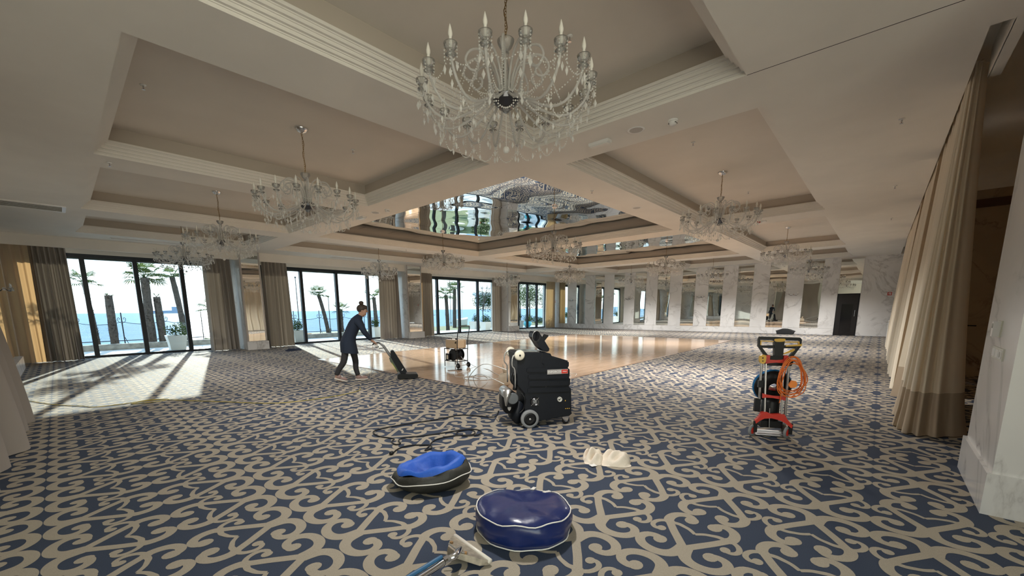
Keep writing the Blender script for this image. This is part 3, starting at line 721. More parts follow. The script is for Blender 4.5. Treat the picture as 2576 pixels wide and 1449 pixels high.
# ------------------------------------------------------------------ carpet extraction machine
def plane(a, b, d): return (a, d, b)          # outline in the x-z plane, depth along y
M['dark'] = mat('dark blue-black plastic', (.0045,.0065,.011), .5, spec=.3, var=.15, vscale=40, bump=.15, bscale=200)
M['grey'] = mat('grey rubber', (.22,.23,.24), .6)
M['cream'] = mat('cream plastic', (.72,.68,.56), .4)
M['red'] = mat('red plastic', (.60,.035,.02), .4)
M['yellow'] = mat('yellow plastic', (.70,.42,.05), .4)
M['alu'] = mat('aluminium tube', (.62,.62,.62), .3, .9)
RZ = math.atan2(-.31, .44)
ex = thing('carpet_extractor', 'big dark blue-black carpet extraction machine on wheels beside the dance floor', 'machine', (3.95,3.12,.025), RZ)
outl = [(-.166,.925),(-.14,.943),(.171,.927),(.283,.914),(.309,.864),(.531,.797),(.532,.743),(.520,.731),(.520,.719),(.543,.703),(.545,.628),(.529,.614),(.529,.604),(.554,.578),(.552,.503),(.539,.490),(.539,.478),(.567,.451),(.574,.30),(.578,.145),(.587,.119),(.55,.09),(.419,.078),(.149,.052),(-.051,.066),(-.052,.414),(-.142,.527),(-.148,.828)]
me = MB().prism(outl, 0, .42, plane)
body = part('body', me, M['dark'], ex)
bv = body.modifiers.new('bevel', 'BEVEL'); bv.width = .012; bv.segments = 2; bv.limit_method = 'ANGLE'
for z0, z1, xa, xb in [(.69,.745,-.03,.515),(.60,.66,-.01,.535),(.51,.58,.0,.525),(.43,.49,-.02,.53)]:
    o = part('raised_rib', MB().prism([(xa,z0+.01),(xa+.03,z0),(xb-.02,z0-.012),(xb,z0),(xb,z1-.03),(xb-.02,z1-.022),(xa+.03,z1),(xa,z1-.01)], -.012, .0, plane), M['dark'], ex)
part('seam', MB().box((-.05,-.004,.405), (.572,.001,.411)).tube([(.172,-.002,.92),(.165,-.002,.80),(.20,-.002,.775),(.215,-.002,.62),(.24,-.002,.53),(.215,-.002,.46)], .004, 5), M['black'], ex, label='dark seam between tank and base')
part('top_plate', MB().cbox((.02,.2,.941), (.26,.30,.008), rot=Matrix.Rotation(.05,3,'Y')), M['chrome'], ex, label='shiny plate on top of the tank')
part('rear_lid', MB().cbox((.415,.21,.838), (.24,.34,.012), rot=Matrix.Rotation(.29,3,'Y')), M['dark'], ex)
fl = part('flap', MB().prism([(.085,1.116),(.092,1.165),(.109,1.187),(.150,1.182),(.175,1.165),(.302,.966),(.295,.935),(.270,.925),(.235,.930),(.171,.985)], .10, .30, plane), M['dark'], ex, label='raised hinged flap')
part('opening', MB().lathe([(.001,0),(.042,0),(.052,-.012),(.056,.004)], 16, axis='y').xf(Matrix.Translation((.128,.10,1.125)) @ Matrix.Scale(1.3,4,(0,0,1))), M['black'], fl, True, 'round port')
part('port_rim', MB().tube([(.128+.054*math.cos(q*PI/10), .098, 1.125+.070*math.sin(q*PI/10)) for q in range(20)], .0035, 5, closed=True), M['steel'], fl, True)
part('latch', MB().prism([(.222,1.075),(.268,1.145),(.315,1.135),(.31,1.118),(.262,1.062)], .17, .23, plane), M['black'], ex)
for y in (-.02, .44):
    r = part('handle_roller', MB().lathe([(.001,-.022),(.052,-.022),(.063,-.014),(.065,0),(.063,.014),(.052,.022),(.001,.022)], 24, (-.126,y,.908), 'y'), M['cream'], ex, True, 'cream disc')
    part('hub_cap', MB().lathe([(.001,-.030),(.012,-.030),(.012,.03)], 10, (-.126,y,.908), 'y'), M['black'], r)
part('roller_axle', MB().tube([(-.126,-.02,.908),(-.126,.44,.908)], .012, 8), M['steel'], ex)
for y in (.0, .42): part('rear_rail', MB().tube(smooth_path([(-.10,y,.93),(-.20,y,.90),(-.215,y,.78),(-.18,y,.72),(-.175,y,.50)], 3), .009, 8), M['alu'], ex, True)
wh = part('wheel', MB().lathe([(.082,-.02),(.108,-.024),(.118,-.014),(.118,.02),(.10,.026),(.08,.02)], 32, (.005,-.03,.093), 'y'), M['grey'], ex, True, 'grey rubber tyre')
part('rim', MB().lathe([(.001,-.012),(.05,-.010),(.083,-.020),(.083,.015),(.001,.015)], 28, (.005,-.03,.093), 'y'), M['black'], wh, True)
part('axle_nut', MB().lathe([(.001,-.026),(.014,-.024),(.016,-.01)], 10, (.005,-.03,.093), 'y'), M['chrome'], wh)
w2 = part('wheel', MB().lathe([(.082,-.02),(.108,-.024),(.118,-.014),(.118,.02),(.10,.026),(.08,.02)], 28, (.005,.45,.093), 'y'), M['grey'], ex, True)
part('rim', MB().lathe([(.001,.012),(.05,.010),(.083,.020),(.083,-.015),(.001,-.015)], 20, (.005,.45,.093), 'y'), M['black'], w2)
for y in (.04, .38):
    cs = part('caster', MB().lathe([(.012,-.014),(.040,-.014),(.046,-.006),(.046,.006),(.040,.014),(.012,.014)], 18, (.512,y,.022), 'y'), M['black'], ex, True)
    part('fork', MB().prism([(.50,.01),(.53,.01),(.555,.085),(.47,.10),(.45,.085)], y-.024, y-.018, plane).prism([(.50,.01),(.53,.01),(.555,.085),(.47,.10),(.45,.085)], y+.018, y+.024, plane), M['chrome'], cs)
part('brake_lever', MB().prism([(.40,.085),(.455,.10),(.455,.088),(.405,.072)], .02, .07, plane), M['alu'], ex)
fan = part('fan_grille', MB().lathe([(.048,-.004),(.060,-.008),(.062,0)], 22, (.08,0,.308), 'y'), M['black'], ex)
for r in (.035,.046): part('grille_ring', MB().tube([(.08+r*math.cos(a*PI/9),-.012,.308+r*math.sin(a*PI/9)) for a in range(18)], .0016, 4, closed=True), M['steel'], fan)
part('grille_spokes', MB().tube([(.03,-.012,.258),(.13,-.012,.358)], .002, 4).tube([(.03,-.012,.358),(.13,-.012,.258)], .002, 4), M['steel'], fan)
part('motor_cap', MB().lathe([(.001,-.010),(.024,-.009),(.026,0)], 16, (.08,0,.308), 'y'), M['grey'], fan)
ga = part('gauge', MB().lathe([(.001,-.006),(.028,-.006),(.031,-.010),(.033,0)], 20, (.413,0,.32), 'y'), mat('gauge face', (.6,.6,.56), .4), ex, label='pale pressure gauge')
part('needle', MB().cbox((.417,-.009,.325), (.03,.002,.004), rot=Matrix.Rotation(-.7,3,'Y')).cbox((.404,-.009,.316), (.02,.002,.012)), M['black'], ga)
lb = part('name_label', MB().box((.237,-.020,.652), (.511,-.011,.712)), mat('grey plate', (.35,.33,.32), .4), ex, label='grey and red name plate')
part('red_field', MB().box((.425,-.022,.658), (.506,-.020,.706)), M['red'], lb)
def text(s, size, loc, rot, m, parent, name='lettering', ext=.001, align='CENTER'):
    c = bpy.data.curves.new(name, 'FONT'); c.body = s; c.size = size; c.extrude = ext; c.align_x = align; c.align_y = 'CENTER'
    o = bpy.data.objects.new(name, c); C.objects.link(o)
    bpy.context.view_layer.update()
    me = bpy.data.meshes.new_from_object(o.evaluated_get(bpy.context.evaluated_depsgraph_get())); bpy.data.objects.remove(o)
    me.materials.clear(); me.materials.append(m)
    t = link(name, me, parent, loc, rot); t['kind'] = 'stuff'
    return t
text('ENFORCER', .037, (.332,-.0212,.682), (PI/2,0,0), M['white'], lb)
text('MAX', .026, (.466,-.0232,.682), (PI/2,0,0), M['white'], lb)
for k in range(4): part('port', MB().lathe([(.001,0),(.010,0),(.012,-.006),(.014,.002)], 10, axis='x').xf(Matrix.Translation((.572,.06+k*.03,.19)) @ Matrix.Rotation(PI,4,'Z')), M['yellow'] if k == 3 else M['steel'], ex)
part('side_screws', MB().box((.49,-.003,.188), (.505,.0,.196)).box((.515,-.003,.188), (.53,.0,.196)).box((.54,-.003,.188), (.552,.0,.196)).box((.485,-.004,.29), (.495,.0,.305)), M['yellow'], ex)['kind'] = 'stuff'
# rear pump unit of the machine
pp = part('pump_unit', MB().prism(smooth_path([(-.305,.44),(-.24,.465),(-.165,.43),(-.137,.37),(-.137,.29),(-.20,.18),(-.25,.165),(-.30,.18),(-.318,.26)], 3, True), .03, .30, plane), M['black'], ex, True, 'grey and black rounded pump unit')
part('side_disc', MB().lathe([(.001,-.012),(.065,-.01),(.075,0)], 22, (-.20,.03,.355), 'y'), mat('mid grey disc', (.10,.11,.12), .5), pp)
part('grey_hood', MB().prism(smooth_path([(-.318,.43),(-.27,.475),(-.225,.47),(-.255,.40),(-.275,.30),(-.30,.27)], 2, True), -.005, .31, plane), M['alu'], pp, True, 'light grey curved hood')
part('badge', MB().prism([(-.27,.25),(-.225,.25),(-.23,.22),(-.25,.20),(-.268,.225)], .018, .03, plane), M['steel'], pp)
part('hose', MB().tube(smooth_path([(-.16,.1,.45),(-.15,.1,.52),(-.19,.1,.58),(-.16,.12,.66)], 4), .028, 10), M['black'], pp, True)
part('strap', MB().tube(smooth_path([(-.09,.02,.42),(-.05,.0,.35),(-.06,.02,.22),(-.12,.02,.16)], 4), .012, 8), M['black'], pp, True)
part('foot', MB().prism(smooth_path([(-.12,.30),(-.06,.28),(-.03,.15),(-.08,.03),(-.16,.02),(-.21,.10),(-.17,.18)], 2, True), .06, .28, plane), M['dark'], pp, True)

# ------------------------------------------------------------------ folding hand truck with the floor polisher it carries
TZ = math.atan2(-.27, .134)
ht = thing('hand_truck', 'folding hand truck of silver tubes with red plastic brackets, standing on the carpet', 'hand truck', (5.446,.918,.03), TZ)
for a, b in [((.036,0,.83),(.067,-.03,.20)), ((.207,0,.83),(.234,-.03,.20))]: part('inner_tube', MB().tube([a,b], .011, 10), M['alu'], ht)
def hbar(z0, z1, y, h): return MB().prism([(.028,z0-.5*h-.008),(.06,z0-.5*h),(.13,(z0+z1)/2-.35*h),(.20,z1-.5*h),(.252,z1-.5*h-.012),(.254,z1+.5*h+.01),(.21,z1+.5*h),(.13,(z0+z1)/2+.35*h),(.06,z0+.5*h),(.026,z0+.5*h+.01)], y-.022, y+.012, plane)
part('middle_bracket', hbar(.452,.438,-.018,.034), M['red'], ht); part('top_bracket', hbar(.85,.855,-.004,.04), M['red'], ht)
for x in (.04, .215): part('bracket_post', MB().box((x-.018,-.03,.84), (x+.022,.015,.92)), M['red'], ht)
part('foot_bracket', MB().prism([(-.03,.16),(.0,.20),(.03,.262),(.07,.27),(.13,.245),(.22,.255),(.255,.25),(.29,.19),(.345,.13),(.335,.095),(.27,.15),(.215,.18),(.13,.20),(.06,.19),(.02,.165),(-.02,.125)], -.055, -.005, plane), M['red'], ht)
for x in (-.018, .332):
    part('wheel_arm', MB().box((x-.018,-.045,.02), (x+.018,-.01,.15)), M['black'], ht)
    wq = part('wheel', MB().lathe([(.040,-.012),(.060,-.014),(.066,-.006),(.066,.006),(.060,.014),(.040,.012)], 22, (0,0,0), 'x').xf(Matrix.Translation((x-.03,-.03,.036)) @ Matrix.Rotation(-.75,4,'Z')), M['grey'], ht, True)
    part('red_rim', MB().lathe([(.001,.016),(.030,.014),(.041,.010),(.041,-.010),(.001,-.012)], 16, (0,0,0), 'x').xf(Matrix.Translation((x-.028,-.03,.036)) @ Matrix.Rotation(-.75,4,'Z')), M['red'], wq)
part('axle', MB().tube([(-.04,-.03,.036),(.33,-.03,.036)], .006, 8).tube([(-.0,-.05,.012),(.30,-.05,.012)], .005, 6), M['steel'], ht)['kind'] = 'stuff'
part('toe_plate', MB().box((.0,-.02,-.02), (.30,.22,-.012)), M['steel'], ht)
fp = thing('floor_polisher', 'floor machine with wide black handle, yellow levers and a round blue pad', 'floor polisher', (5.446,.918,.03), TZ)
handle = MB()
T = [(-.066,1.122),(-.04,1.13),(.325,1.122),(.35,1.112),(.352,1.045),(.345,1.02),(.278,.897),(.248,.897),(.255,.925),(.312,1.005),(.195,1.005),(.186,.985),(.186,.91),(.104,.91),(.102,.985),(.088,1.005),(-.025,1.0),(.045,.915),(.015,.91),(-.062,1.025)]
HT = [[(-.066,1.10),(-.055,1.128),(.335,1.120),(.352,1.10),(.345,1.086),(-.050,1.092)],            # top bar
      [(-.066,1.10),(-.050,1.092),(-.040,1.03),(.05,.91),(.012,.91),(-.064,1.02)],                 # left side
      [(.352,1.10),(.334,1.086),(.335,1.04),(.242,.90),(.278,.89),(.353,1.03)],                    # right side
      [(-.035,1.028),(.345-.02,1.034),(.30,1.0),(-.012,1.0)],                                        # lower bar
      [(.086,1.11),(.188,1.11),(.186,.91),(.104,.91)]]                                              # centre stem
hd = part('handle', MB().prism(HT[0], -.02, .02, plane).prism(HT[1], -.02, .02, plane).prism(HT[2], -.02, .02, plane).prism(HT[3], -.018, .018, plane).prism(HT[4], -.028, .028, plane), M['black'], fp, label='wide black handle with two openings')
part('yellow_cap', MB().prism(smooth_path([(.09,1.105),(.185,1.108),(.187,1.085),(.165,1.075),(.11,1.073),(.09,1.083)], 2, True), -.036, -.028, plane), M['yellow'], hd)
for P in ([(-.045,1.085),(.082,1.08),(.082,1.07),(-.034,1.075),(-.034,1.03),(-.045,1.035)], [(.192,1.075),(.33,1.078),(.335,1.03),(.325,1.035),(.32,1.066),(.192,1.064)]):
    part('yellow_edge', MB().prism(P, -.024, .0, plane), M['yellow'], hd)
part('yellow_lever', MB().prism([(.20,1.035),(.335,1.048),(.35,1.055),(.35,1.03),(.30,1.028),(.20,1.022)], -.04, -.02, plane), M['yellow'], hd)
part('yellow_lever', MB().prism([(.185,.95),(.28,1.0),(.29,.985),(.27,.965),(.19,.935)], -.04, -.02, plane), M['yellow'], hd)
part('yellow_plug', MB().prism(smooth_path([(-.045,.90),(-.02,.925),(.015,.92),(.02,.88),(.015,.835),(-.015,.825),(-.04,.845)], 2, True), -.05, -.01, plane), M['yellow'], hd, label='yellow socket block hung on the handle')
part('plug_hole', MB().lathe([(.001,-.052),(.008,-.052)], 8, (-.015,0,.89), 'y').lathe([(.001,-.052),(.007,-.052)], 8, (-.012,0,.855), 'y'), M['black'], hd)['kind'] = 'stuff'
part('collar', MB().prism([(.03,.91),(.23,.91),(.30,.85),(.285,.80),(.05,.80),(.02,.82)], -.005, .05, plane), M['black'], fp)
for a, b in [((.004,.04,.82),(.03,.06,.24)), ((.278,.05,.82),(.303,.07,.16))]: part('outer_tube', MB().tube([a,b], .014, 10), M['alu'], fp)
for a, b in [((.0,.03,.62),(.03,.03,.54)), ((-.012,.05,.40),(.028,.05,.25))]: part('tube_clamp', MB().box((a[0]-.012,a[1]-.02,b[2]), (b[0]+.005,a[1]+.03,a[2])), M['black'], fp)
tilt = Matrix.Translation((.175,.16,.535)) @ Matrix.Rotation(.18,4,'X')
dk = part('pad_disc', MB().lathe([(.05,-.05),(.11,-.055),(.168,-.045),(.192,-.015),(.190,.005),(.05,.035)], 30, (0,0,0), 'y').xf(tilt), M['black'], fp, True, 'round black brush disc')
part('blue_pad', MB().lathe([(.165,.0),(.192,.0),(.202,.012),(.198,.04),(.17,.045),(.165,.04)], 36, (0,0,0), 'y').xf(tilt), mat('blue pad', (.02,.20,.50), .8, bump=.6, bscale=120), dk, True)
part('disc_bracket', MB().prism([(-.06,.03),(-.02,.01),(.02,.02),(.06,-.005),(.02,-.03),(-.06,-.02)], -.075, -.06, plane).xf(tilt), M['chrome'], dk)
part('motor', MB().lathe([(.001,.40),(.075,.395),(.092,.36),(.095,.18),(.085,.08),(.001,.07)], 22, (.165,.14,0)), M['black'], fp, True)
part('motor_base', MB().box((.06,.05,.06), (.28,.24,.14)), M['black'], fp)
part('support_rod', MB().tube([(.125,.02,.30),(.14,.02,.07)], .005, 6), M['steel'], fp)
for x in (.01, .335): part('rear_wheel', MB().lathe([(.02,-.015),(.055,-.015),(.06,0),(.055,.015),(.02,.015)], 18, (x,.17,.031), 'x'), mat('dusty wheel', (.25,.22,.18), .8), fp, True)
# orange extension cable hung on the handle
cb = MB(); r_ = random.Random(5); om = mat('orange cable', (.80,.19,.03), .45)
oc = thing('extension_cable', 'coiled orange extension cable hanging from the handle of the polisher', 'cable', (5.446,.918,.03), TZ)
for k in range(9):
    cx, cz = .272+r_.uniform(-.012,.012), .69+r_.uniform(-.03,.03); rx, rz_ = .115+r_.uniform(-.02,.02), .195+r_.uniform(-.03,.02); y = -.055-.006*k
    P = [(cx+rx*math.sin(a)*(1-.25*math.cos(a))+.01*math.sin(3*a+k), y+.012*math.sin(a*2+k), cz+rz_*math.cos(a)) for a in [2*PI*q/40 for q in range(40)]]
    part('loop', MB().tube(P, .0048, 6, closed=True), om, oc, True)
part('tail', MB().tube(smooth_path([(.20,-.06,.80),(.165,-.07,.66),(.18,-.07,.52),(.195,-.06,.45),(.19,-.05,.38)], 4), .0048, 6), om, oc, True)
part('plug', MB().prism([(.235,.60),(.26,.655),(.30,.65),(.315,.62),(.30,.58),(.255,.575)], -.135, -.105, plane), mat('bright orange plug', (.95,.28,.04), .4), oc)

# ------------------------------------------------------------------ hose reel cart on the dance floor
Zd = .006
ct = thing('hose_reel_cart', 'small steel cart with a tan tank and a black hose reel on the dance floor', 'cart', (6.84,7.72,Zd))
fr = MB()
W_, D_ = .36, .49
for x, y, z0, z1 in [(0,0,.07,.47),(W_,0,.07,.46),(0,D_,.02,.50),(W_,D_,.02,.50)]: part('frame_post', MB().tube([(x,y,z0),(x,y,z1)], .011, 8), M['frame'], ct)
for z in (.17,.485): part('frame_ring', MB().tube([(0,0,z),(W_,0,z),(W_,D_,z),(0,D_,z)], .010, 6, closed=True), M['frame'], ct)
part('push_handle', MB().tube(smooth_path([(0,-.01,.45),(.005,-.02,.80),(.03,-.04,1.0),(.06,-.05,1.055),(.10,-.05,1.07),(W_,-.05,1.07),(W_+.04,-.05,1.05),(W_+.04,-.04,.98),(W_,-.02,.72),(W_,-.01,.45)], 3), .011, 8), M['frame'], ct, True)
tk = part('tank', MB().box((.01,.02,.50), (W_-.01,D_-.02,.725)), mat('tan plastic tank', (.62,.48,.32), .45), ct, label='tan plastic tank')
b = tk.modifiers.new('bevel','BEVEL'); b.width = .03; b.segments = 3
part('tank_cap', MB().lathe([(.001,.035),(.03,.033),(.035,.02),(.035,0)], 14, (.12,.15,.722)), M['black'], tk); part('spout', MB().tube([(.02,.06,.67),(-.03,.02,.66),(-.05,.0,.655)], .018, 8), M['black'], tk)
part('tank_grip', MB().tube(smooth_path([(.1,.30,.72),(.1,.32,.745),(.1,.42,.745),(.1,.44,.72)], 2), .01, 6), M['black'], tk)
rl = part('reel_flange', MB().lathe([(.001,-.012),(.15,-.012),(.155,0),(.15,.012),(.001,.012)], 26, (.05,.22,.325), 'x'), M['black'], ct)
part('reel_flange', MB().lathe([(.001,-.012),(.15,-.012),(.155,0),(.15,.012),(.001,.012)], 26, (.31,.22,.325), 'x'), M['black'], ct)
part('hose_winding', MB().lathe([(.03,.07)]+[(.11+.008*(k % 2), .07+.22*k/12) for k in range(13)]+[(.03,.29)], 22, (0,.22,.325), 'x'), M['dark'], ct)
part('control_box', MB().box((-.012,.30,.19), (.05,.44,.36)), M['black'], ct); part('box_window', MB().box((-.016,.34,.215), (-.012,.40,.32)), M['cream'], ct)
for x in (0, W_):
    w_ = part('wheel', MB().lathe([(.02,-.018),(.060,-.018),(.070,-.008),(.070,.008),(.060,.018),(.02,.018)], 22, (x-.01,-.04,.070), 'x').xf(Matrix.Translation((0,0,0))), M['black'], ct, True)
    part('hub', MB().lathe([(.001,-.022),(.02,-.022),(.02,.022),(.001,.022)], 12, (x-.01,-.04,.070), 'x'), M['grey'], w_)
part('axle', MB().tube([(-.03,-.04,.07),(W_+.02,-.04,.07)], .008, 6), M['steel'], ct)
o = thing('floor_brush', 'small dark brush with pale rails lying on the dance floor before the hose cart', 'brush', (6.55,7.55,Zd), -.4)
part('block', MB().box((.1,-.03,0), (.22,.03,.02)), M['black'], o); part('rail', MB().box((-.14,-.035,.0), (.1,-.025,.012)), M['alu'], o); part('rail', MB().box((-.14,.025,.0), (.1,.035,.012)), M['alu'], o)

# ------------------------------------------------------------------ cables and small things on the floor
def cable(name, label, P, r, m, z=.0, k=5):
    o = part(name, MB().tube([(x, y, q) for x, y, q in smooth_path([(p[0], p[1], (p[2] if len(p) > 2 else r+.003)+z) for p in P], k)], r, 6), m, None, True)
    return tag(o, label, 'cable')
c_ = cable('power_cable', 'black power cable looping over the carpet in front of the extraction machine',
  [(2.23,3.58),(2.36,3.66),(2.50,3.66),(2.62,3.55),(2.66,3.48),(2.60,3.40),(2.52,3.40),(2.64,3.48),(2.74,3.56),(2.86,3.60),(3.05,3.56),(3.24,3.42),(3.34,3.48),(3.36,3.60),(3.24,3.64),(3.12,3.58),(3.16,3.44),(3.30,3.36),(3.42,3.46),(3.36,3.62),(3.10,3.72),(2.80,3.84),(2.62,3.94),(2.52,3.90),(2.48,3.80),(2.42,3.80),(2.44,3.92),(2.52,4.0),(2.46,4.2),(2.48,4.38),(2.56,4.46),(2.75,4.46),(3.0,4.40),(3.3,4.30),(3.55,4.25),(3.75,4.22),(3.88,4.02),(3.95,3.72,.03),(3.80,3.50,.18)], .0075, M['black'])
part('plug', MB().ball((2.215,3.57,.022), .022, 10, 6, (1.3,1,1)), M['black'], c_, True)
cable('power_cable', 'second dark cable with a pale loop at the rear of the extraction machine', [(4.15,4.35),(4.30,4.42),(4.45,4.40),(4.48,4.26),(4.33,4.22),(4.18,4.28),(4.12,4.18),(4.16,4.02),(4.22,3.9)], .006, M['grey'])
M['wcab'] = mat('white cable', (.62,.62,.60), .5)
hs = thing('hose_pair', 'two thin white hoses from the extraction machine curling over the shiny dance floor', 'hose', (3.80,3.36,0))
for P in ([(3.80,3.36,.74),(3.78,3.75,.78),(3.95,4.2,.55),(4.6,4.9,.25),(5.3,5.6,.012),(5.7,6.2,.012),(6.0,6.05,.012),(6.15,6.45,.012),(5.95,6.75,.012),(6.25,7.1,.012),(6.75,7.2,.012),(6.95,7.5,.10),(7.0,7.75,.30)],
          [(3.80,3.40,.55),(3.95,3.95,.60),(4.5,4.7,.40),(5.2,5.3,.06),(5.9,5.75,.012),(6.4,6.3,.012),(6.15,6.6,.012),(5.85,6.4,.012),(6.0,6.0,.012),(6.5,5.9,.012),(6.9,6.5,.012),(7.2,7.0,.012),(7.35,7.6,.012),(7.25,7.95,.2)]):
    part('hose', MB().tube([(x-3.8, y-3.36, z) for x, y, z in smooth_path(P, 5)], .0055, 6), M['wcab'], hs, True)
cable('cord', 'coiled white cord on the dance floor behind the extraction machine', [(7.1,4.95,.012),(7.5,5.05,.012),(7.7,4.9,.012),(7.45,4.8,.012),(7.3,5.0,.012),(7.7,5.15,.012),(8.0,4.95,.012),(7.7,4.78,.012)], .005, M['wcab'])
cable('cord', 'thin yellow cord straggling across the carpet through the sunlit patch', [(-.70,11.14),(-.26,9.92),(.1,9.3),(.23,9.06),(.55,9.0),(.9,9.05),(1.15,8.88),(.95,8.78),(.65,8.9),(1.0,8.95),(1.45,8.3),(1.72,7.89),(2.31,7.06),(3.09,6.86),(3.67,6.97),(3.9,7.3)], .006, mat('yellow cord', (.45,.36,.07), .6))
def blob_mesh(r, h, seed, n=40, m=14, wr=.05, sc=(1,1), top=0.0, freq=(3,7)):
    """soft closed lump: superellipse side, wrinkled"""
    rr = random.Random(seed); ph = [rr.uniform(0, 6.28) for _ in range(8)]; mb = MB(); vs = []
    for j in range(m+1):
        t = j/m; a = -PI/2+PI*t; cr = abs(math.cos(a))**.55; z = h*(.5+.5*math.copysign(abs(math.sin(a))**.75, math.sin(a)))
        for i in range(n):
            b = 2*PI*i/n
            w = 1+wr*(math.sin(freq[0]*b+ph[0]+3*t)+.6*math.sin(freq[1]*b+ph[1]-4*t)+.4*math.sin(13*b+ph[2]+6*t))*(cr > .05)
            zz = z-(top*h*(1-min(1, cr*1.15)**2) if t > .5 else 0)+wr*.35*h*math.sin(4*b+ph[3]+5*t)*(t > .35)
            vs.append((r*sc[0]*cr*w*math.cos(b), r*sc[1]*cr*w*math.sin(b), max(0, zz)))
    fs = [(j*n+i, j*n+(i+1) % n, (j+1)*n+(i+1) % n, (j+1)*n+i) for j in range(m) for i in range(n)]
    return mb.add(vs, fs)
# navy round bag in front
M['navybag'] = mat('navy vinyl', (.008,.019,.105), .30, spec=.5, bump=.25, bscale=14, coat=.15)
M['piping'] = mat('white piping', (.72,.70,.66), .5)
nb = thing('round_bag', 'shiny navy blue drum-shaped bag with white piping, nearest the camera', 'bag', (2.05,1.665,0), 0)
def drum(seed):
    n, rr = 48, random.Random(seed); ph = [rr.uniform(0,6.28) for _ in range(6)]; vs = []
    prof = [(.001,0),(.28,0),(.322,.008),(.330,.05),(.334,.10),(.328,.135),(.316,.158),(.28,.178),(.23,.186),(.16,.182),(.09,.178),(.03,.177),(.001,.177)]
    for j, (r, z) in enumerate(prof):
        for i in range(n):
            a = 2*PI*i/n; k = 1+.014*math.sin(5*a+ph[0]+j)+.012*math.sin(11*a+ph[1]+j*.7)
            vs.append((r*k*math.cos(a), r*k*math.sin(a), max(0, z+((.010*math.sin(3*a+ph[2])+.007*math.sin(8*a+ph[3]+j))*min(1, r/.28)**2 if z > .02 else 0)-(.035*max(0, math.cos(a-.6))*min(1, r/.28)*(z > .13)))))
    return MB().add(vs, [(j*n+i, j*n+(i+1) % n, (j+1)*n+(i+1) % n, (j+1)*n+i) for j in range(len(prof)-1) for i in range(n)])
dm = drum(3); part('shell', dm, M['navybag'], nb, True)
for j, nm in ((6, 'top_piping'), (2, 'bottom_piping')):
    P = [dm.v[j*48+i] for i in range(48)]; part(nm, MB().tube([(x*1.008, y*1.008, z+.004) for x, y, z in P], .0045, 6, closed=True), M['piping'], nb, True)
for a in (.40, .0):
    p0, p1 = (.25*math.cos(a), .25*math.sin(a), .150), (.31*math.cos(a), .31*math.sin(a), .132)
    part('webbing_tab', MB().cbox([(q+w)/2+(.012 if i == 2 else 0) for i, (q, w) in enumerate(zip(p0, p1))], (.085,.026,.006), rot=Matrix.Rotation(a,3,'Z') @ Matrix.Rotation(.22,3,'Y')), M['piping'], nb)
part('zip_pull', MB().cbox((.265,-.205,.075), (.004,.006,.04)), M['steel'], nb)
# blue and black bag behind it
ba = thing('round_bag', 'collapsed black bag with a bright royal blue lining and white piping, open on top', 'bag', (2.055,2.69,0), -.62)
M['blackbag'] = mat('black nylon', (.022,.022,.018), .55, bump=.5, bscale=25); M['blue'] = mat('royal blue lining', (.012,.09,.46), .6, bump=.4, bscale=20)
def ringsheet(prof, seed, n=48, wr=.03, sx=1.0, sy=.78, tilt=.0):
    rr = random.Random(seed); ph = [rr.uniform(0,6.28) for _ in range(6)]; vs = []
    for j, (r, z) in enumerate(prof):
        for i in range(n):
            a = 2*PI*i/n; k = 1+wr*(math.sin(4*a+ph[0]+.5*j)+.7*math.sin(9*a+ph[1]-j*.4))
            zz = z*(1+tilt*math.cos(a))+(wr*.35*math.sin(6*a+ph[2]+j)*(z > .03))
            vs.append((r*k*sx*math.cos(a), r*k*sy*math.sin(a), max(0.0, zz)))
    return MB().add(vs, [(j*n+i, j*n+(i+1) % n, (j+1)*n+(i+1) % n, (j+1)*n+i) for j in range(len(prof)-1) for i in range(n)])
sh = ringsheet([(.001,0),(.20,0),(.27,.012),(.325,.06),(.342,.11),(.32,.155),(.29,.172)], 4, wr=.02, tilt=.22); part('shell', sh, M['blackbag'], ba, True)
part('lining', ringsheet([(.288,.171),(.27,.205),(.24,.215),(.205,.185),(.16,.12),(.10,.085),(.001,.075)], 4, wr=.03, tilt=.18), M['blue'], ba, True, 'royal blue fabric lining')
part('piping', MB().tube([(sh.v[4*48+i][0]*1.005, sh.v[4*48+i][1]*1.005, sh.v[4*48+i][2]) for i in range(48)], .0045, 6, closed=True), M['piping'], ba, True, 'white piping')
# white cloth
def crumple(w, d, h, seed, n=30):
    rr = random.Random(seed); vs = []; T = [(rr.uniform(-9,9), rr.uniform(-9,9), rr.uniform(0,6)) for _ in range(5)]
    for j in range(n+1):
        for i in range(n+1):
            u, v = i/n*2-1, j/n*2-1; r = (abs(u)**2.6+abs(v)**2.6)**(1/2.6); fall = max(0, 1-r**2.2)
            z = sum(math.sin(a*u+b*v+c) for a, b, c in T)/5
            vs.append((w/2*u*(1-.18*abs(v)**3+.05*math.sin(5*v)), d/2*v*(1-.18*abs(u)**3+.05*math.sin(4*u)), .004+h*fall**.5*(.62+.55*z)))
    return MB().add(vs, [(j*(n+1)+i, j*(n+1)+i+1, (j+1)*(n+1)+i+1, (j+1)*(n+1)+i) for j in range(n) for i in range(n)])
M['cloth'] = mat('white cotton', (.74,.66,.56), .9, bump=.3, bscale=60)
cl = thing('cloth', 'crumpled off-white cotton cloth bundle on the carpet', 'cloth', (3.56,1.74,0), -.95)
part('bundle', crumple(.30,.25,.15,3), M['cloth'], cl, True); part('twisted_end', crumple(.20,.24,.14,8).xf(Matrix.Translation((-.20,.03,0))), M['cloth'], cl, True)
part('tag', MB().cbox((-.22,-.12,.012), (.06,.05,.003), rot=Matrix.Rotation(.5,3,'Z')), M['white'], cl)
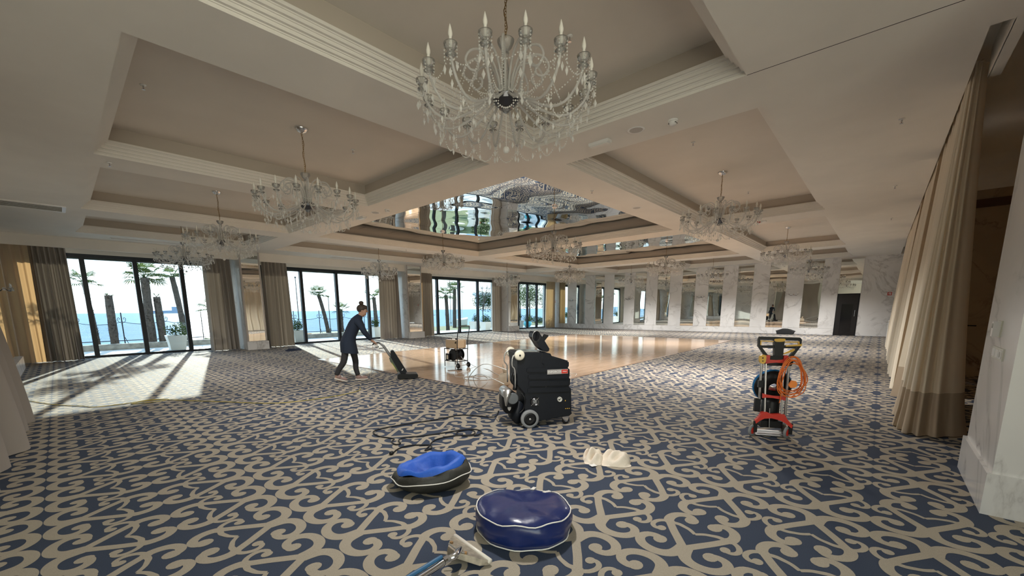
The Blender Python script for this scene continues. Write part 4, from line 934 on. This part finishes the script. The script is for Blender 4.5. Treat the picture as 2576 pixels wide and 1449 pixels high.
# floor tool
M['oldsteel'] = mat('worn stainless steel', (.50,.45,.37), .38, .75, var=.25, vscale=30)
ft = thing('floor_tool', 'extraction floor wand with a wide steel head at the bottom edge of the picture', 'floor tool', (1.58,1.70,0), 0)
A_, B_ = Vector((.03,.185,.0)), Vector((-.01,-.175,.0)); ax = (B_-A_).normalized(); nx = Vector((-ax.y, ax.x, 0))
if nx.x > 0: nx = -nx
part('lip', MB().tube([tuple(A_+Vector((0,0,.028))), tuple(B_+Vector((0,0,.028)))], .016, 10), mat('white lip', (.75,.70,.62), .4), ft, True, 'white glide lip')
def P_(t, d, z): p = A_+(B_-A_)*t+nx*d; return (p.x, p.y, z)
part('hood', MB().add([P_(0,.008,.035),P_(1,.008,.035),P_(.93,.05,.05),P_(.60,.15,.085),P_(.40,.15,.085),P_(.07,.05,.05),
                       P_(0,.008,.008),P_(1,.008,.008),P_(.93,.06,.012),P_(.60,.16,.05),P_(.40,.16,.05),P_(.07,.06,.012)],
   [(0,1,2,5),(5,2,3,4),(0,6,7,1),(1,7,8,2),(2,8,9,3),(3,9,10,4),(4,10,11,5),(5,11,6,0),(6,11,8,7),(11,10,9,8)]), M['oldsteel'], ft, label='tapering worn steel hood')
part('wand', MB().tube(smooth_path([(-.09,-.0,.07),(-.14,-.04,.095),(-.19,-.07,.105),(-.25,-.06,.10),(-.43,-.09,.115),(-.9,-.19,.19)], 5), .019, 12), M['chrome'], ft, True)
part('hose', MB().tube(smooth_path([(-.27,-.045,.125),(-.33,-.058,.135),(-.46,-.075,.145),(-.9,-.17,.22)], 4), .012, 8), mat('blue hose', (.03,.12,.25), .5), ft, True)
part('clamp', MB().lathe([(.024,-.02),(.026,0),(.024,.02)], 14, (-.25,-.06,.10), 'x'), M['chrome'], ft)
for t in (.30, .70): part('rust_bolt', MB().lathe([(.001,.012),(.010,.010),(.012,0)], 8, P_(t,.10,.068)), mat('rusty bolt', (.30,.17,.07), .8), ft)
part('spray_bar', MB().tube(smooth_path([P_(.50,.17,.13),P_(.66,.13,.085),P_(.72,.09,.07)], 3), .005, 6), M['steel'], ft)
# white knotted bag behind the machine, black bag by the wall, dark mop head by the curtain
kb = thing('plastic_bag', 'small knotted pale plastic bag standing on the dance floor behind the extraction machine', 'bag', (5.85,5.22,Zd))
part('sack', blob_mesh(.12, .26, 5, wr=.07), mat('pale plastic bag', (.66,.57,.45), .5), kb, True)
for a in (-1,1): part('knot_ear', MB().tube([(0,0,.24),(.05*a,-.02,.33),(.09*a,-.03,.44)], [.02,.028,.006], 6), bpy.data.materials['pale plastic bag'], kb, True)
bb = thing('duffel_bag', 'black soft bag lying on the carpet against the mirror wall', 'bag', (26.50,3.55,0), PI/2)
M['bagcloth'] = mat('black bag cloth', (.006,.007,.008), .7)
q = part('body', MB().prism([(-.36,0),(-.37,.09),(-.42,.17),(-.19,.255),(0,.275),(.2,.26),(.43,.18),(.395,.12),(.37,0)], -.04, .22, plane), M['bagcloth'], bb)
z_ = q.modifiers.new('bevel', 'BEVEL'); z_.width = .03; z_.segments = 2
part('flap', MB().prism([(-.44,.165),(-.19,.262),(0,.284),(.2,.27),(.45,.18),(.40,.165),(.0,.20),(-.36,.155)], -.06, .20, plane), M['bagcloth'], bb)
part('carry_strap', MB().tube(smooth_path([(-.2,.20,.255),(-.1,.22,.29),(.1,.22,.295),(.2,.20,.262)], 3), .010, 6), M['black'], bb)
mp_ = thing('mop_cloth', 'flat dark blue mop cloth on the carpet by the second sea window', 'mop', (6.05,16.25,0))
part('pad', crumple(.62,.34,.10,21,16), mat('dark mop', (.012,.02,.045), .9), mp_, True)
# squeegee leaning in the alcove behind the curtain
sq = thing('squeegee', 'black T-shaped squeegee with a red grip leaning on the alcove wall', 'squeegee', (12.94,-1.05,0))
part('pole', MB().tube([(-.12,.0,0),(-.03,-.04,1.02)], .012, 8), M['black'], sq); part('grip', MB().tube([(-.067,-.02,.55),(-.05,-.03,.75)], .017, 8), M['red'], sq)
part('loop_handle', MB().tube([(-.05,-.01,.98),(-.03,-.02,1.22),(-.03,-.10,1.24),(-.04,-.08,.98)], .013, 8, closed=True), M['black'], sq); part('cross_bar', MB().tube([(-.03,-.04,1.06),(-.03,-.42,1.05)], .012, 8), M['black'], sq)
# ------------------------------------------------------------------ the woman and her upright vacuum
def skin(name, V, E, R, m, parent, sub=2, smooth=True):
    me = bpy.data.meshes.new(name+'_tmp'); me.from_pydata(V, E, []); o = bpy.data.objects.new(name+'_tmp', me); C.objects.link(o)
    o.modifiers.new('skin', 'SKIN'); s = o.modifiers.new('sub', 'SUBSURF'); s.levels = sub; s.render_levels = sub
    for i, r in enumerate(R):
        d = me.skin_vertices[0].data[i]; d.radius = r if isinstance(r, tuple) else (r, r); d.use_root = (i == 0)
    bpy.context.view_layer.update()
    nm = bpy.data.meshes.new_from_object(o.evaluated_get(bpy.context.evaluated_depsgraph_get())); bpy.data.objects.remove(o)
    nm.name = name; nm.materials.clear(); nm.materials.append(m)
    nm.polygons.foreach_set('use_smooth', [smooth]*len(nm.polygons))
    return link(name, nm, parent)
def chain(V, E, R, pts, root=None):
    prev = root
    for p, r in pts:
        V.append(p); R.append(r); i = len(V)-1
        if prev is not None: E.append((prev, i))
        prev = i
    return prev
M['skin'] = mat('skin', (.46,.27,.19), .55); M['hair'] = mat('brown hair', (.05,.033,.024), .6, bump=.8, bscale=60)
M['tunic'] = mat('dark blue tunic', (.011,.020,.040), .85, bump=.3, bscale=40); M['trousers'] = mat('dark grey trousers', (.030,.030,.034), .85)
WZ = math.atan2(-.52, .85)
wo = thing('person', 'woman in a dark blue tunic, hair in a bun, bending and pushing an upright vacuum', 'person', (4.15,8.10,.0), WZ)
V, E, R = [], [], []
pel = chain(V, E, R, [((-.03,0,.86), .115)])
ch_ = chain(V, E, R, [((.03,0,1.0), .105), ((.11,0,1.16), .10), ((.19,0,1.28), .075)], pel)
nk = chain(V, E, R, [((.255,0,1.385), .047), ((.29,0,1.43), .046)], ch_)
hdv = chain(V, E, R, [((.325,0,1.50), (.100,.085)), ((.345,0,1.575), .075)], nk)
chain(V, E, R, [((.375,0,1.435), .042)], nk)
def arm_(side, el, wr, hand):
    a = chain(V, E, R, [((.215,.15*side,1.29), .055), (el, .040), (wr, .026), (hand, .030)], ch_); return a
hN = arm_(-1, (.325,-.185,1.055), (.455,-.10,.875), (.495,-.075,.835)); hF = arm_(1, (.31,.18,1.04), (.45,.03,.865), (.49,.02,.828))
for h0, (hx, hy, hz) in ((hN, (.495,-.075,.835)), (hF, (.49,.02,.828))):
    for k, (dy, L) in enumerate([(-.024,.062),(-.008,.070),(.008,.066),(.024,.052)]):
        chain(V, E, R, [((hx+.030,hy+dy,hz-.012), .0095), ((hx+.030+L*.45,hy+dy,hz-.036), .0085), ((hx+.022+L*.35,hy+dy,hz-.064), .0075)], h0)
    chain(V, E, R, [((hx+.004,hy+.034,hz-.018), .010), ((hx+.030,hy+.040,hz-.045), .0085)], h0)
def leg_(hip, knee, ank, heel, toe): chain(V, E, R, [(hip, .070), (knee, .045), (ank, .034), (heel, .030), (toe, .024)], pel)
LR = ((-.06,-.085,.80), (-.144,-.085,.43), (-.285,-.085,.155), (-.30,-.085,.085), (-.17,-.085,.038))
LF = ((.02,.085,.80), (.085,.085,.43), (.13,.085,.105), (.12,.085,.055), (.27,.085,.045))
leg_(*LR); leg_(*LF)
skin('body', V, E, R, M['skin'], wo)
# face details on the head, turned down along +x
fc = MB().ball((.398,0,1.474), .017, 8, 5, (1.25,.8,1.2)); part('nose', fc, M['skin'], wo, True)
for s in (-1,1):
    e_ = part('eye', MB().ball((.386,.030*s,1.507), .012, 8, 5), M['white'], wo, True); part('iris', MB().ball((.395,.031*s,1.504), .006, 6, 4), M['black'], e_)
    part('ear', MB().ball((.305,.078*s,1.49), .026, 8, 5, (.9,.4,1.2)), M['skin'], wo, True)
part('mouth', MB().ball((.384,0,1.437), .018, 8, 5, (.5,1.2,.35)), mat('lips', (.35,.12,.10), .5), wo, True)
part('hair', MB().ball((.298,0,1.535), .108, 18, 12, (1.0,.88,.86)), M['hair'], wo, True, 'brown hair pulled up')
part('hair_bun', MB().ball((.292,0,1.652), .050, 12, 8, (1,1,.85)), M['hair'], wo, True)
part('fringe', MB().ball((.372,0,1.556), .048, 12, 8, (.75,1.6,1.05)), M['hair'], wo, True)
# tunic: torso and skirt as one loft, sleeves skinned
def loft(rings, n=24):
    vs = []
    for cx, cz, rx, ry, ti in rings:
        for k in range(n):
            a = 2*PI*k/n; vs.append((cx+rx*math.cos(a)*math.cos(ti), ry*math.sin(a), cz+rx*math.cos(a)*math.sin(ti)))
    return MB().add(vs, [(j*n+k, j*n+(k+1) % n, (j+1)*n+(k+1) % n, (j+1)*n+k) for j in range(len(rings)-1) for k in range(n)])
part('tunic', loft([(-.005,.615,.182,.20,-.12),(-.012,.70,.176,.195,-.12),(-.020,.80,.168,.188,-.14),(-.012,.88,.152,.175,-.22),(.028,.99,.128,.155,-.34),(.075,1.09,.13,.155,-.42),(.125,1.19,.128,.165,-.46),(.175,1.275,.118,.175,-.52),(.212,1.335,.092,.15,-.55),(.245,1.385,.066,.085,-.5),(.255,1.40,.058,.062,-.5)]), M['tunic'], wo, True)
for sd, el, wr in ((-1, (.325,-.185,1.055), (.452,-.102,.880)), (1, (.31,.18,1.04), (.447,.032,.870))):
    skin('sleeve', [(.17,.10*sd,1.275), (.225,.158*sd,1.275), tuple((Vector((.225,.158*sd,1.275))+Vector(el))/2), el, tuple((Vector(el)+Vector(wr))/2), wr], [(0,1),(1,2),(2,3),(3,4),(4,5)], [.105,.090,.068,.060,.052,.046], M['tunic'], wo)
for L in (LR, LF):
    k_, a_ = Vector(L[1]), Vector(L[2]); h_ = Vector(L[0]); fw = Vector((.012,0,0))
    P = smooth_path([tuple(h_+Vector((0,-.01*(L[0][1] > 0)+.01*(L[0][1] < 0),.06))), tuple(h_), tuple((h_+k_)/2+fw), tuple(k_+fw), tuple((k_+a_)/2-fw), tuple(a_+Vector((0,0,.015)))], 3)
    n_ = len(P)-1
    part('trouser_leg', MB().tube(P, [.086-.036*min(1,(i/n_)*1.05) for i in range(n_+1)], 14), M['trousers'], wo, True)
M['shoe'] = mat('pinkish trainer', (.30,.20,.18), .6); M['sole'] = mat('white sole', (.65,.60,.54), .5)
for hx, y, hz, tilt in ((-.345,-.085,.0,.30), (.075,.085,.0,0)):
    T = Matrix.Translation((hx+.25,y,.012)) @ Matrix.Rotation(tilt,4,'Y') @ Matrix.Translation((-.25,0,0))
    up = MB().ball((.065,0,.06), .052, 12, 8, (1.15,.82,1.0)).ball((.17,0,.045), .058, 12, 8, (1.45,.78,.66))
    s = part('shoe', up.xf(T), M['shoe'], wo, True)
    part('sole', MB().prism(smooth_path([(0,-.03),(.03,-.042),(.12,-.036),(.20,-.048),(.25,-.03),(.262,0),(.25,.03),(.20,.048),(.12,.036),(.03,.042),(0,.03)], 2, True), .0, .026, lambda a, b, d: (a, b, d)).xf(T), M['sole'], s)
    part('laces', MB().cbox((.14,0,.083), (.06,.04,.008), rot=Matrix.Rotation(.35,3,'Y')).xf(T), M['white'], s)
# upright vacuum cleaner
va = thing('vacuum_cleaner', 'black upright vacuum cleaner pushed along the edge of the dance floor', 'vacuum', (4.15,8.10,.03), WZ)
part('floor_head', MB().prism([(.955,.0),(.965,.085),(1.05,.10),(1.20,.085),(1.375,.082),(1.395,.055),(1.39,.005),(1.36,-.01),(.98,-.018)], -.16, .16, plane), M['black'], va)
part('body_tube', MB().prism([(.835,.585),(.86,.605),(.90,.60),(.925,.565),(1.165,.13),(1.13,.085),(1.03,.09),(.99,.15),(.87,.39),(.84,.45)], -.07, .07, plane), M['dark'], va)
part('dust_bag', MB().prism([(.80,.44),(.84,.46),(.99,.16),(.985,.12),(.955,.13),(.90,.25),(.82,.36)], -.05, .05, plane), mat('grey green cover', (.08,.10,.07), .5), va)
part('green_stripe', MB().prism([(.845,.34),(.855,.345),(.945,.175),(.935,.17)], -.056, -.05, plane), mat('yellow green stripe', (.35,.42,.04), .5), va)
part('stick', MB().tube([(.62,0,.765),(.70,0,.70),(.80,0,.53),(.86,0,.44)], [.016,.028,.030,.026], 10), M['grey'], va, True)
part('grip', MB().tube(smooth_path([(.655,0,.745),(.60,0,.775),(.52,0,.768),(.478,0,.745),(.485,0,.72)], 4), .014, 10), M['black'], va, True)
part('cord_winder', MB().prism([(.47,.715),(.48,.735),(.56,.765),(.585,.76),(.59,.715),(.55,.705)], -.025, .025, plane), M['white'], va, label='white switch block')
part('cord_hook', MB().tube([(.70,0,.66),(.60,0,.655)], .008, 6).tube([(.60,0,.69),(.52,0,.685)], .010, 6), M['black'], va)['kind'] = 'stuff'
part('label', MB().cbox((1.07,-.072,.18), (.05,.003,.02), rot=Matrix.Rotation(-1.0,3,'Y')), M['steel'], va)
part('cord', MB().tube(smooth_path([(.47,-.02,.71),(.475,-.03,.60),(.46,-.05,.35),(.40,-.06,.12),(.36,-.08,-.02),(.20,-.3,-.023),(-.05,-.55,-.023)], 5), .005, 6), mat('pale cord', (.40,.36,.30), .5), va, True)
# ------------------------------------------------------------------ garden and sea front beyond the glass
struct('wall_sea_front', MB().box((-12,22.95,-.3), (15.5,23.3,.22)), M['stone'])
M['post'] = mat('fence steel', (.05,.06,.07), .5)
M['net'] = mat('pale netting', (.55,.62,.66), .7)
fe = thing('fence', 'netted fence with tall scroll-topped steel posts on the sea front wall', 'fence', (0,24,0))
for k in range(-3, 12):
    x = 1.885+1.443*k; top = 1.52
    p = part('post', MB().tube([(x,0,-.4),(x,0,top)], .022, 8), M['post'], fe)
    for s in (-1,1): part('scroll', MB().tube(smooth_path([(x,0,1.05),(x+.10*s,0,1.12),(x+.14*s,0,1.24),(x+.09*s,0,1.30),(x+.06*s,0,1.24),(x+.10*s,0,1.22)], 3), .010, 5), M['post'], p, True)
    part('stay', MB().tube([(x+.02,0,.45),(x+.20,0,-.1)], .012, 5), M['post'], p)
    part('top_cable', MB().tube(sag((x,0,1.12), (x+1.443,0,1.12), .12, 9), .012, 5), M['post'], fe)
part('bottom_rail', MB().tube([(-3,0,.30),(17.8,0,.30)], .018, 6), M['post'], fe)
nm = MB()
for k in range(430):
    x = -3.5+k*.05
    for s in (-1,1): nm.add([(x,0,.30),(x+.006,0,.30),(x+.006+.72*s,0,1.02),(x+.72*s,0,1.02)], [(0,1,2,3)])
part('netting', nm, M['net'], fe)['kind'] = 'stuff'
M['trunk'] = mat('shaggy palm trunk', (.075,.062,.052), .95, var=.4, vscale=14, bump=1, bscale=25)
M['frond'] = fabric('palm frond', (.055,.075,.032), .25, (.12,.17,.05))
M['leaf'] = fabric('garden leaves', (.035,.055,.025), .25, (.09,.14,.05)); M['leaf2'] = fabric('lighter leaves', (.06,.085,.035), .25, (.14,.19,.07))
def palm(loc, H, lean, r, nf, L, seed, lab, droop=.5):
    k_ = (26.3 if seed == 11 else 25.7 if seed == 5 else 23.65)/loc[1]; H = (H+loc[2]-1.5)*k_+1.5-loc[2]; lean *= k_; r *= k_; loc = (loc[0]*k_, loc[1]*k_, loc[2])
    rr = random.Random(seed); o = thing('palm_tree', lab, 'palm', loc, 0, 'palms of the sea front')
    tr = MB(); nz = 12; pts = [(lean*(k/nz)**1.5, 0, H*k/nz) for k in range(nz+1)]
    tr.tube(pts, [r*(1.0+.12*rr.random()-.15*k/nz) for k in range(nz+1)], 9)
    t = part('trunk', tr, M['trunk'], o)
    sp = MB()
    for k in range(110):
        q = rr.random(); a = rr.uniform(0,6.28); z = H*q; x = lean*q**1.5; L1 = rr.uniform(.06,.13)
        c, s = math.cos(a), math.sin(a); b = (x+r*.85*c, r*.85*s, z)
        sp.add([(b[0]-s*.025,b[1]+c*.025,b[2]),(b[0]+s*.025,b[1]-c*.025,b[2]),(b[0]+c*L1,b[1]+s*L1,b[2]+rr.uniform(.02,.1))], [(0,1,2)])
    part('bark_spikes', sp, M['trunk'], t)['kind'] = 'stuff'
    for k in range(nf):
        az = 2*PI*k/nf+rr.uniform(-.3,.3); el = rr.uniform(-.35,1.1); f = MB(); st = Vector((math.cos(az)*math.cos(el), math.sin(az)*math.cos(el), math.sin(el))); S = .45*L*rr.uniform(.8,1.2)
        side = Vector((-math.sin(az), math.cos(az), 0)); upv = side.cross(st)*-1; c = st*S
        f.tube([(0,0,0), tuple(c*.55+Vector((0,0,.03))), tuple(c)], [.014,.010,.008], 4)
        nb = 13
        for j in range(nb):
            b = -1.45+2.9*j/(nb-1); d = (st*math.cos(b)+side*math.sin(b)).normalized(); l = .55*L*(.75+.25*math.cos(b))*rr.uniform(.9,1.1); q = d.cross(upv).normalized()*.028*L
            m_ = c+d*l*.55+upv*.04; e_ = c+d*l-Vector((0,0,droop*.35*l*rr.uniform(.4,1.2)))
            f.add([tuple(c), tuple(m_+q), tuple(e_), tuple(m_-q)], [(0,1,2,3)])
        g = part('frond', f, M['frond'], o); g.location = (lean, 0, H)
for a in [((1.05,24.5,-.1), 2.85, -.12, .085, 9, .75, 1, 'slim palm at the left of the first sea window'), ((1.58,24.4,-.1), 2.35, .03, .15, 3, .22, 2, 'cut-off palm stump without crown in the first sea window'),
          ((2.86,24.4,-.15), 3.2, .05, .17, 20, 1.05, 3, 'tall palm with the widest crown in the first sea window'), ((3.22,24.1,-.15), 2.35, -.02, .15, 2, .28, 4, 'thick shaggy palm stump beside the tallest palm'),
          ((4.15,24.5,-.1), 3.25, -.22, .12, 15, .75, 5, 'leaning palm at the right of the first sea window'), ((5.3,24.6,-.1), 1.75, .05, .12, 9, .8, 6, 'low palm half hidden by the curtain right of the first window'),
          ((10.85,23.6,-.06), 2.45, -.42, .11, 14, .75, 7, 'leaning palm in the middle of the second sea window'), ((12.2,24.6,-.06), 1.55, 0, .10, 9, .75, 8, 'low spreading palm behind the woman'),
          ((14.65,24.6,-.06), 2.4, -.1, .13, 10, .8, 9, 'palm seen past the right end of the second window'), ((20.3,23.9,-.06), 2.6, -.1, .14, 15, 1.0, 10, 'left one of the two palms in the third window'),
          ((21.6,24.6,-.06), 3.1, .1, .15, 16, 1.05, 11, 'right one of the two palms in the third window')]: palm(*a)
def leafball(mb, c, R, n, s, rr):
    for _ in range(n):
        d = Vector((rr.gauss(0,1), rr.gauss(0,1), rr.gauss(0,1))).normalized()*(rr.random()**.4); p = Vector((c[0]+R[0]*d.x, c[1]+R[1]*d.y, c[2]+R[2]*d.z))
        a = Vector((rr.gauss(0,1), rr.gauss(0,1), rr.gauss(0,1))).normalized(); b = a.orthogonal().normalized(); w = s*rr.uniform(.6,1.3)
        mb.add([tuple(p-a*w), tuple(p+b*w*.45), tuple(p+a*w), tuple(p-b*w*.45)], [(0,1,2,3)])
def bush(name, loc, R, n, s, seed, m, lab, cat, trunk=None, group=None):
    rr = random.Random(seed); o = thing(name, lab, cat, loc, 0, group); mb = MB()
    base = trunk or 0
    for _ in range(6): leafball(mb, (rr.uniform(-.5,.5)*R[0], rr.uniform(-.5,.5)*R[1], base+R[2]*rr.uniform(.6,1.3)), (R[0]*.6, R[1]*.6, R[2]*.55), n//6, s, rr)
    part('foliage', mb, m, o)['kind'] = 'stuff'
    part('trunk', MB().tube([(0,0,-.2),(.03,0,base+R[2]*.9)], [.05+.03*R[0],.02], 6), M['trunk'], o)
    return o
for a in [('tree', (28.5,27,-.06), (2.0,1.8,1.5), 6000, .065, 1, M['leaf'], 'round dark green tree at the right of the third window', 'tree', .8), ('tree', (33,26,-.06), (2.6,2.2,2.1), 7000, .07, 2, M['leaf2'], 'bright green tree filling the left pane of the fourth window', 'tree', 1.2),
          ('tree', (38.5,26.5,-.06), (2.4,2.2,1.9), 6500, .07, 3, M['leaf'], 'green tree in the middle pane of the fourth window', 'tree', 1.0), ('tree', (44,25.8,-.06), (2.6,2.2,2.5), 7000, .07, 4, M['leaf2'], 'green tree in the right pane of the fourth window', 'tree', 1.0),
          ('pine_tree', (40,33,-.06), (1.8,1.8,2.2), 5000, .075, 5, M['leaf'], 'tall darker pine rising above the trees of the fourth window', 'tree', 3.6), ('hedge', (31,23.5,-.06), (1.8,.8,.55), 1500, .06, 6, M['leaf'], 'low clipped hedge before the bright green tree', 'hedge', 0),
          ('hedge', (36.5,23.2,-.06), (2.0,.8,.6), 1500, .06, 7, M['leaf'], 'low hedge in the middle of the fourth window', 'hedge', 0), ('shrub', (25.5,24.5,-.06), (1.0,.8,.55), 900, .06, 8, M['leaf'], 'dark shrub at the foot of the bare tree', 'shrub', 0)]:
    bush(*a[:9], trunk=a[9])
# bare winter tree
rr = random.Random(4); bt = thing('bare_tree', 'bare branching tree in the right pane of the third window', 'tree', (25.8,25.5,-.06)); bm = MB()
def branch(p, d, L, r, k):
    q = p+d*L; bm.tube([tuple(p), tuple((p+q)/2+Vector((rr.uniform(-.05,.05),rr.uniform(-.05,.05),0))), tuple(q)], [r, r*.8, r*.55], 5)
    if k:
        for _ in range(3): branch(q, (d+Vector((rr.uniform(-.7,.7), rr.uniform(-.6,.6), rr.uniform(-.1,.5)))).normalized(), L*.72, r*.55, k-1)
branch(Vector((0,0,0)), Vector((-.05,0,1)), 1.3, .07, 4); part('branches', bm, M['trunk'], bt)['kind'] = 'stuff'
# planters
def planter(loc, lab, seed, h=.58, plant=True):
    o = thing('planter', lab, 'planter', loc, 0, 'white terrace planters')
    a, b = .25, .335; q = lambda r, z: [(-r,-r,z),(r,-r,z),(r,r,z),(-r,r,z)]
    part('pot', MB().add(q(a,0)+q(a*1.12,h*.5)+q(b,h)+q(b-.03,h)+q(b-.04,h-.08), [(3,2,1,0)]+[(j*4+k, j*4+(k+1) % 4, j*4+4+(k+1) % 4, j*4+4+k) for j in range(4) for k in range(4)]), mat('white planter', (.80,.78,.72), .5) if 'pot' not in M else M['pot'], o)
    part('soil', MB().add(q(b-.04,h-.08), [(0,1,2,3)]), M['trunk'], o)
    if plant:
        mb = MB(); r_ = random.Random(seed)
        for _ in range(4): leafball(mb, (r_.uniform(-.2,.2), r_.uniform(-.2,.2), h+r_.uniform(.1,.45)), (.28,.28,.22), 110, .045, r_)
        part('foliage', mb, M['leaf'], o)['kind'] = 'stuff'
        part('stem', MB().tube([(0,0,h-.1),(.02,0,h+.45)], .014, 5), M['trunk'], o)
M['pot'] = mat('white planter', (.80,.78,.72), .5)
for loc, lab in [((3.25,21.1,-.015),'white planter with a thin bush in the first sea window'), ((8.0,20.75,-.015),'white planter with a bush at the left of the second window'), ((12.3,20.7,-.015),'white planter behind the curtain edge right of the woman'),
                 ((21.9,22.6,-.015),'white planter in the middle of the third window'), ((21.4,20.95,-.015),'white planter at the right of the third window, nearest its glass'), ((25.1,20.9,-.015),'white planter at the left of the fourth window')]:
    planter(loc, lab, int(loc[0]*10))
o = thing('flower_pot', 'turquoise glazed pot with a round bush in the fourth window', 'pot', (26.9,21.4,-.015)); part('pot', MB().lathe([(.001,0),(.2,0),(.34,.2),(.36,.34),(.28,.46),(.25,.44)], 16), mat('turquoise glaze', (.10,.45,.52), .3), o, True)
mb = MB(); leafball(mb, (0,0,.7), (.42,.42,.36), 500, .05, random.Random(3)); part('foliage', mb, M['leaf2'], o)['kind'] = 'stuff'
o = thing('flower_pot', 'terracotta pot on the lawn at the second window', 'pot', (9.6,23.4,-.06)); part('pot', MB().lathe([(.001,0),(.11,0),(.17,.24),(.19,.25),(.17,.30),(.15,.28)], 14), mat('terracotta', (.45,.18,.08), .8), o); part('soil', MB().lathe([(.001,.26),(.15,.26)], 12), M['trunk'], o)
o = thing('flower_pot', 'terracotta pot on the terrace at the third window', 'pot', (22.6,22.3,-.015)); part('pot', MB().lathe([(.001,0),(.16,0),(.24,.26),(.26,.30),(.22,.30)], 14), bpy.data.materials['terracotta'], o)
mb = MB(); leafball(mb, (0,0,.36), (.2,.2,.12), 120, .05, random.Random(5)); part('foliage', mb, M['leaf2'], o)['kind'] = 'stuff'
# masts, boats, far pier
def mast(loc, H, lab, r=.035):
    o = thing('flag_mast', lab, 'mast', loc); part('pole', MB().tube([(0,0,-1),(0,0,H)], [r,r*.6], 8), M['post'], o); part('finial', MB().ball((0,0,H), r*1.6, 8, 5), M['post'], o); part('collar', MB().lathe([(r*1.05,.2),(r*1.6,.2),(r*1.6,.35),(r*1.05,.35)], 8), M['post'], o)
mast((9.6,24.6,0), 3.4, 'tall thin mast at the left of the second window'); mast((12.1,26,0), 2.4, 'short thin mast behind the woman'); mast((24.6,28.5,0), 4.6, 'thin mast between the two palms of the third window')
def boat(loc, L, rz, lab, col, cabin=True):
    o = thing('boat', lab, 'boat', loc, rz, 'moored boats')
    n = 9; vs = []
    for j in range(n):
        t = j/(n-1); w = L*.16*math.sin(PI*min(1, .12+t*.9))**.7 if t < 1 else .01; x = L*(t-.5)
        vs += [(x,-w,.5+.15*t*t),(x,-w*.7,0),(x,0,-.15),(x,w*.7,0),(x,w,.5+.15*t*t)]
    part('hull', MB().add(vs, [(j*5+k, j*5+k+1, j*5+6+k, j*5+5+k) for j in range(n-1) for k in range(4)]+[(4,3,2,1,0)]+[(j*5, j*5+5, j*5+9, j*5+4) for j in range(n-1)]), col, o)
    if cabin: part('cabin', MB().prism([(-L*.2,.5),(-L*.2,1.1),(L*.08,1.1),(L*.2,.55)], -L*.09, L*.09, plane), M['white'], o)
    part('mast', MB().tube([(0,0,.5),(0,0,L*1.1)], .03, 5), M['steel'], o)
boat((26,36,-2.6), 5, .3, 'white boat moored behind the palms of the third window', M['white']); boat((34,42,-2.6), 6, 1.0, 'blue-hulled boat far right in the third window', mat('blue hull', (.06,.14,.30), .4)); boat((30,48,-2.6), 6, -.5, 'pale sailing boat with a tall mast in the harbour', M['cream'])
boat((25.0,27.4,.1), 2.8, .5, 'small white dinghy on the lawn in the third window', M['white'], False)
sh_ = thing('cargo_ship', 'tiny dark cargo ship on the horizon', 'ship', (330,2400,-3), .1)
part('hull', MB().prism([(-70,0),(-76,12),(76,14),(66,0)], -10, 10, plane), mat('ship grey', (.25,.32,.40), .8), sh_); part('bridge', MB().box((40,-8,12), (58,8,30)), bpy.data.materials['ship grey'], sh_)
pt = thing('diving_tower', 'white concrete diving platform far out in the harbour', 'tower', (62,55,-3))
part('column', MB().box((-1.2,-1,0), (1.2,1,9.5)), M['white'], pt); part('deck', MB().box((-8,-1.2,7.0), (1.2,1.2,7.5)), M['white'], pt); part('rail', MB().box((-8,-1.2,8.2), (1.2,-1.1,8.4)), M['steel'], pt); part('cabin', MB().box((-7.5,-1,5.0), (-5.5,1,7.0)), M['white'], pt)
for k in range(5): part('flag_pole', MB().tube([(-7+k*1.8,0,8),(-7+k*1.8,0,11)], .06, 5), M['steel'], pt)
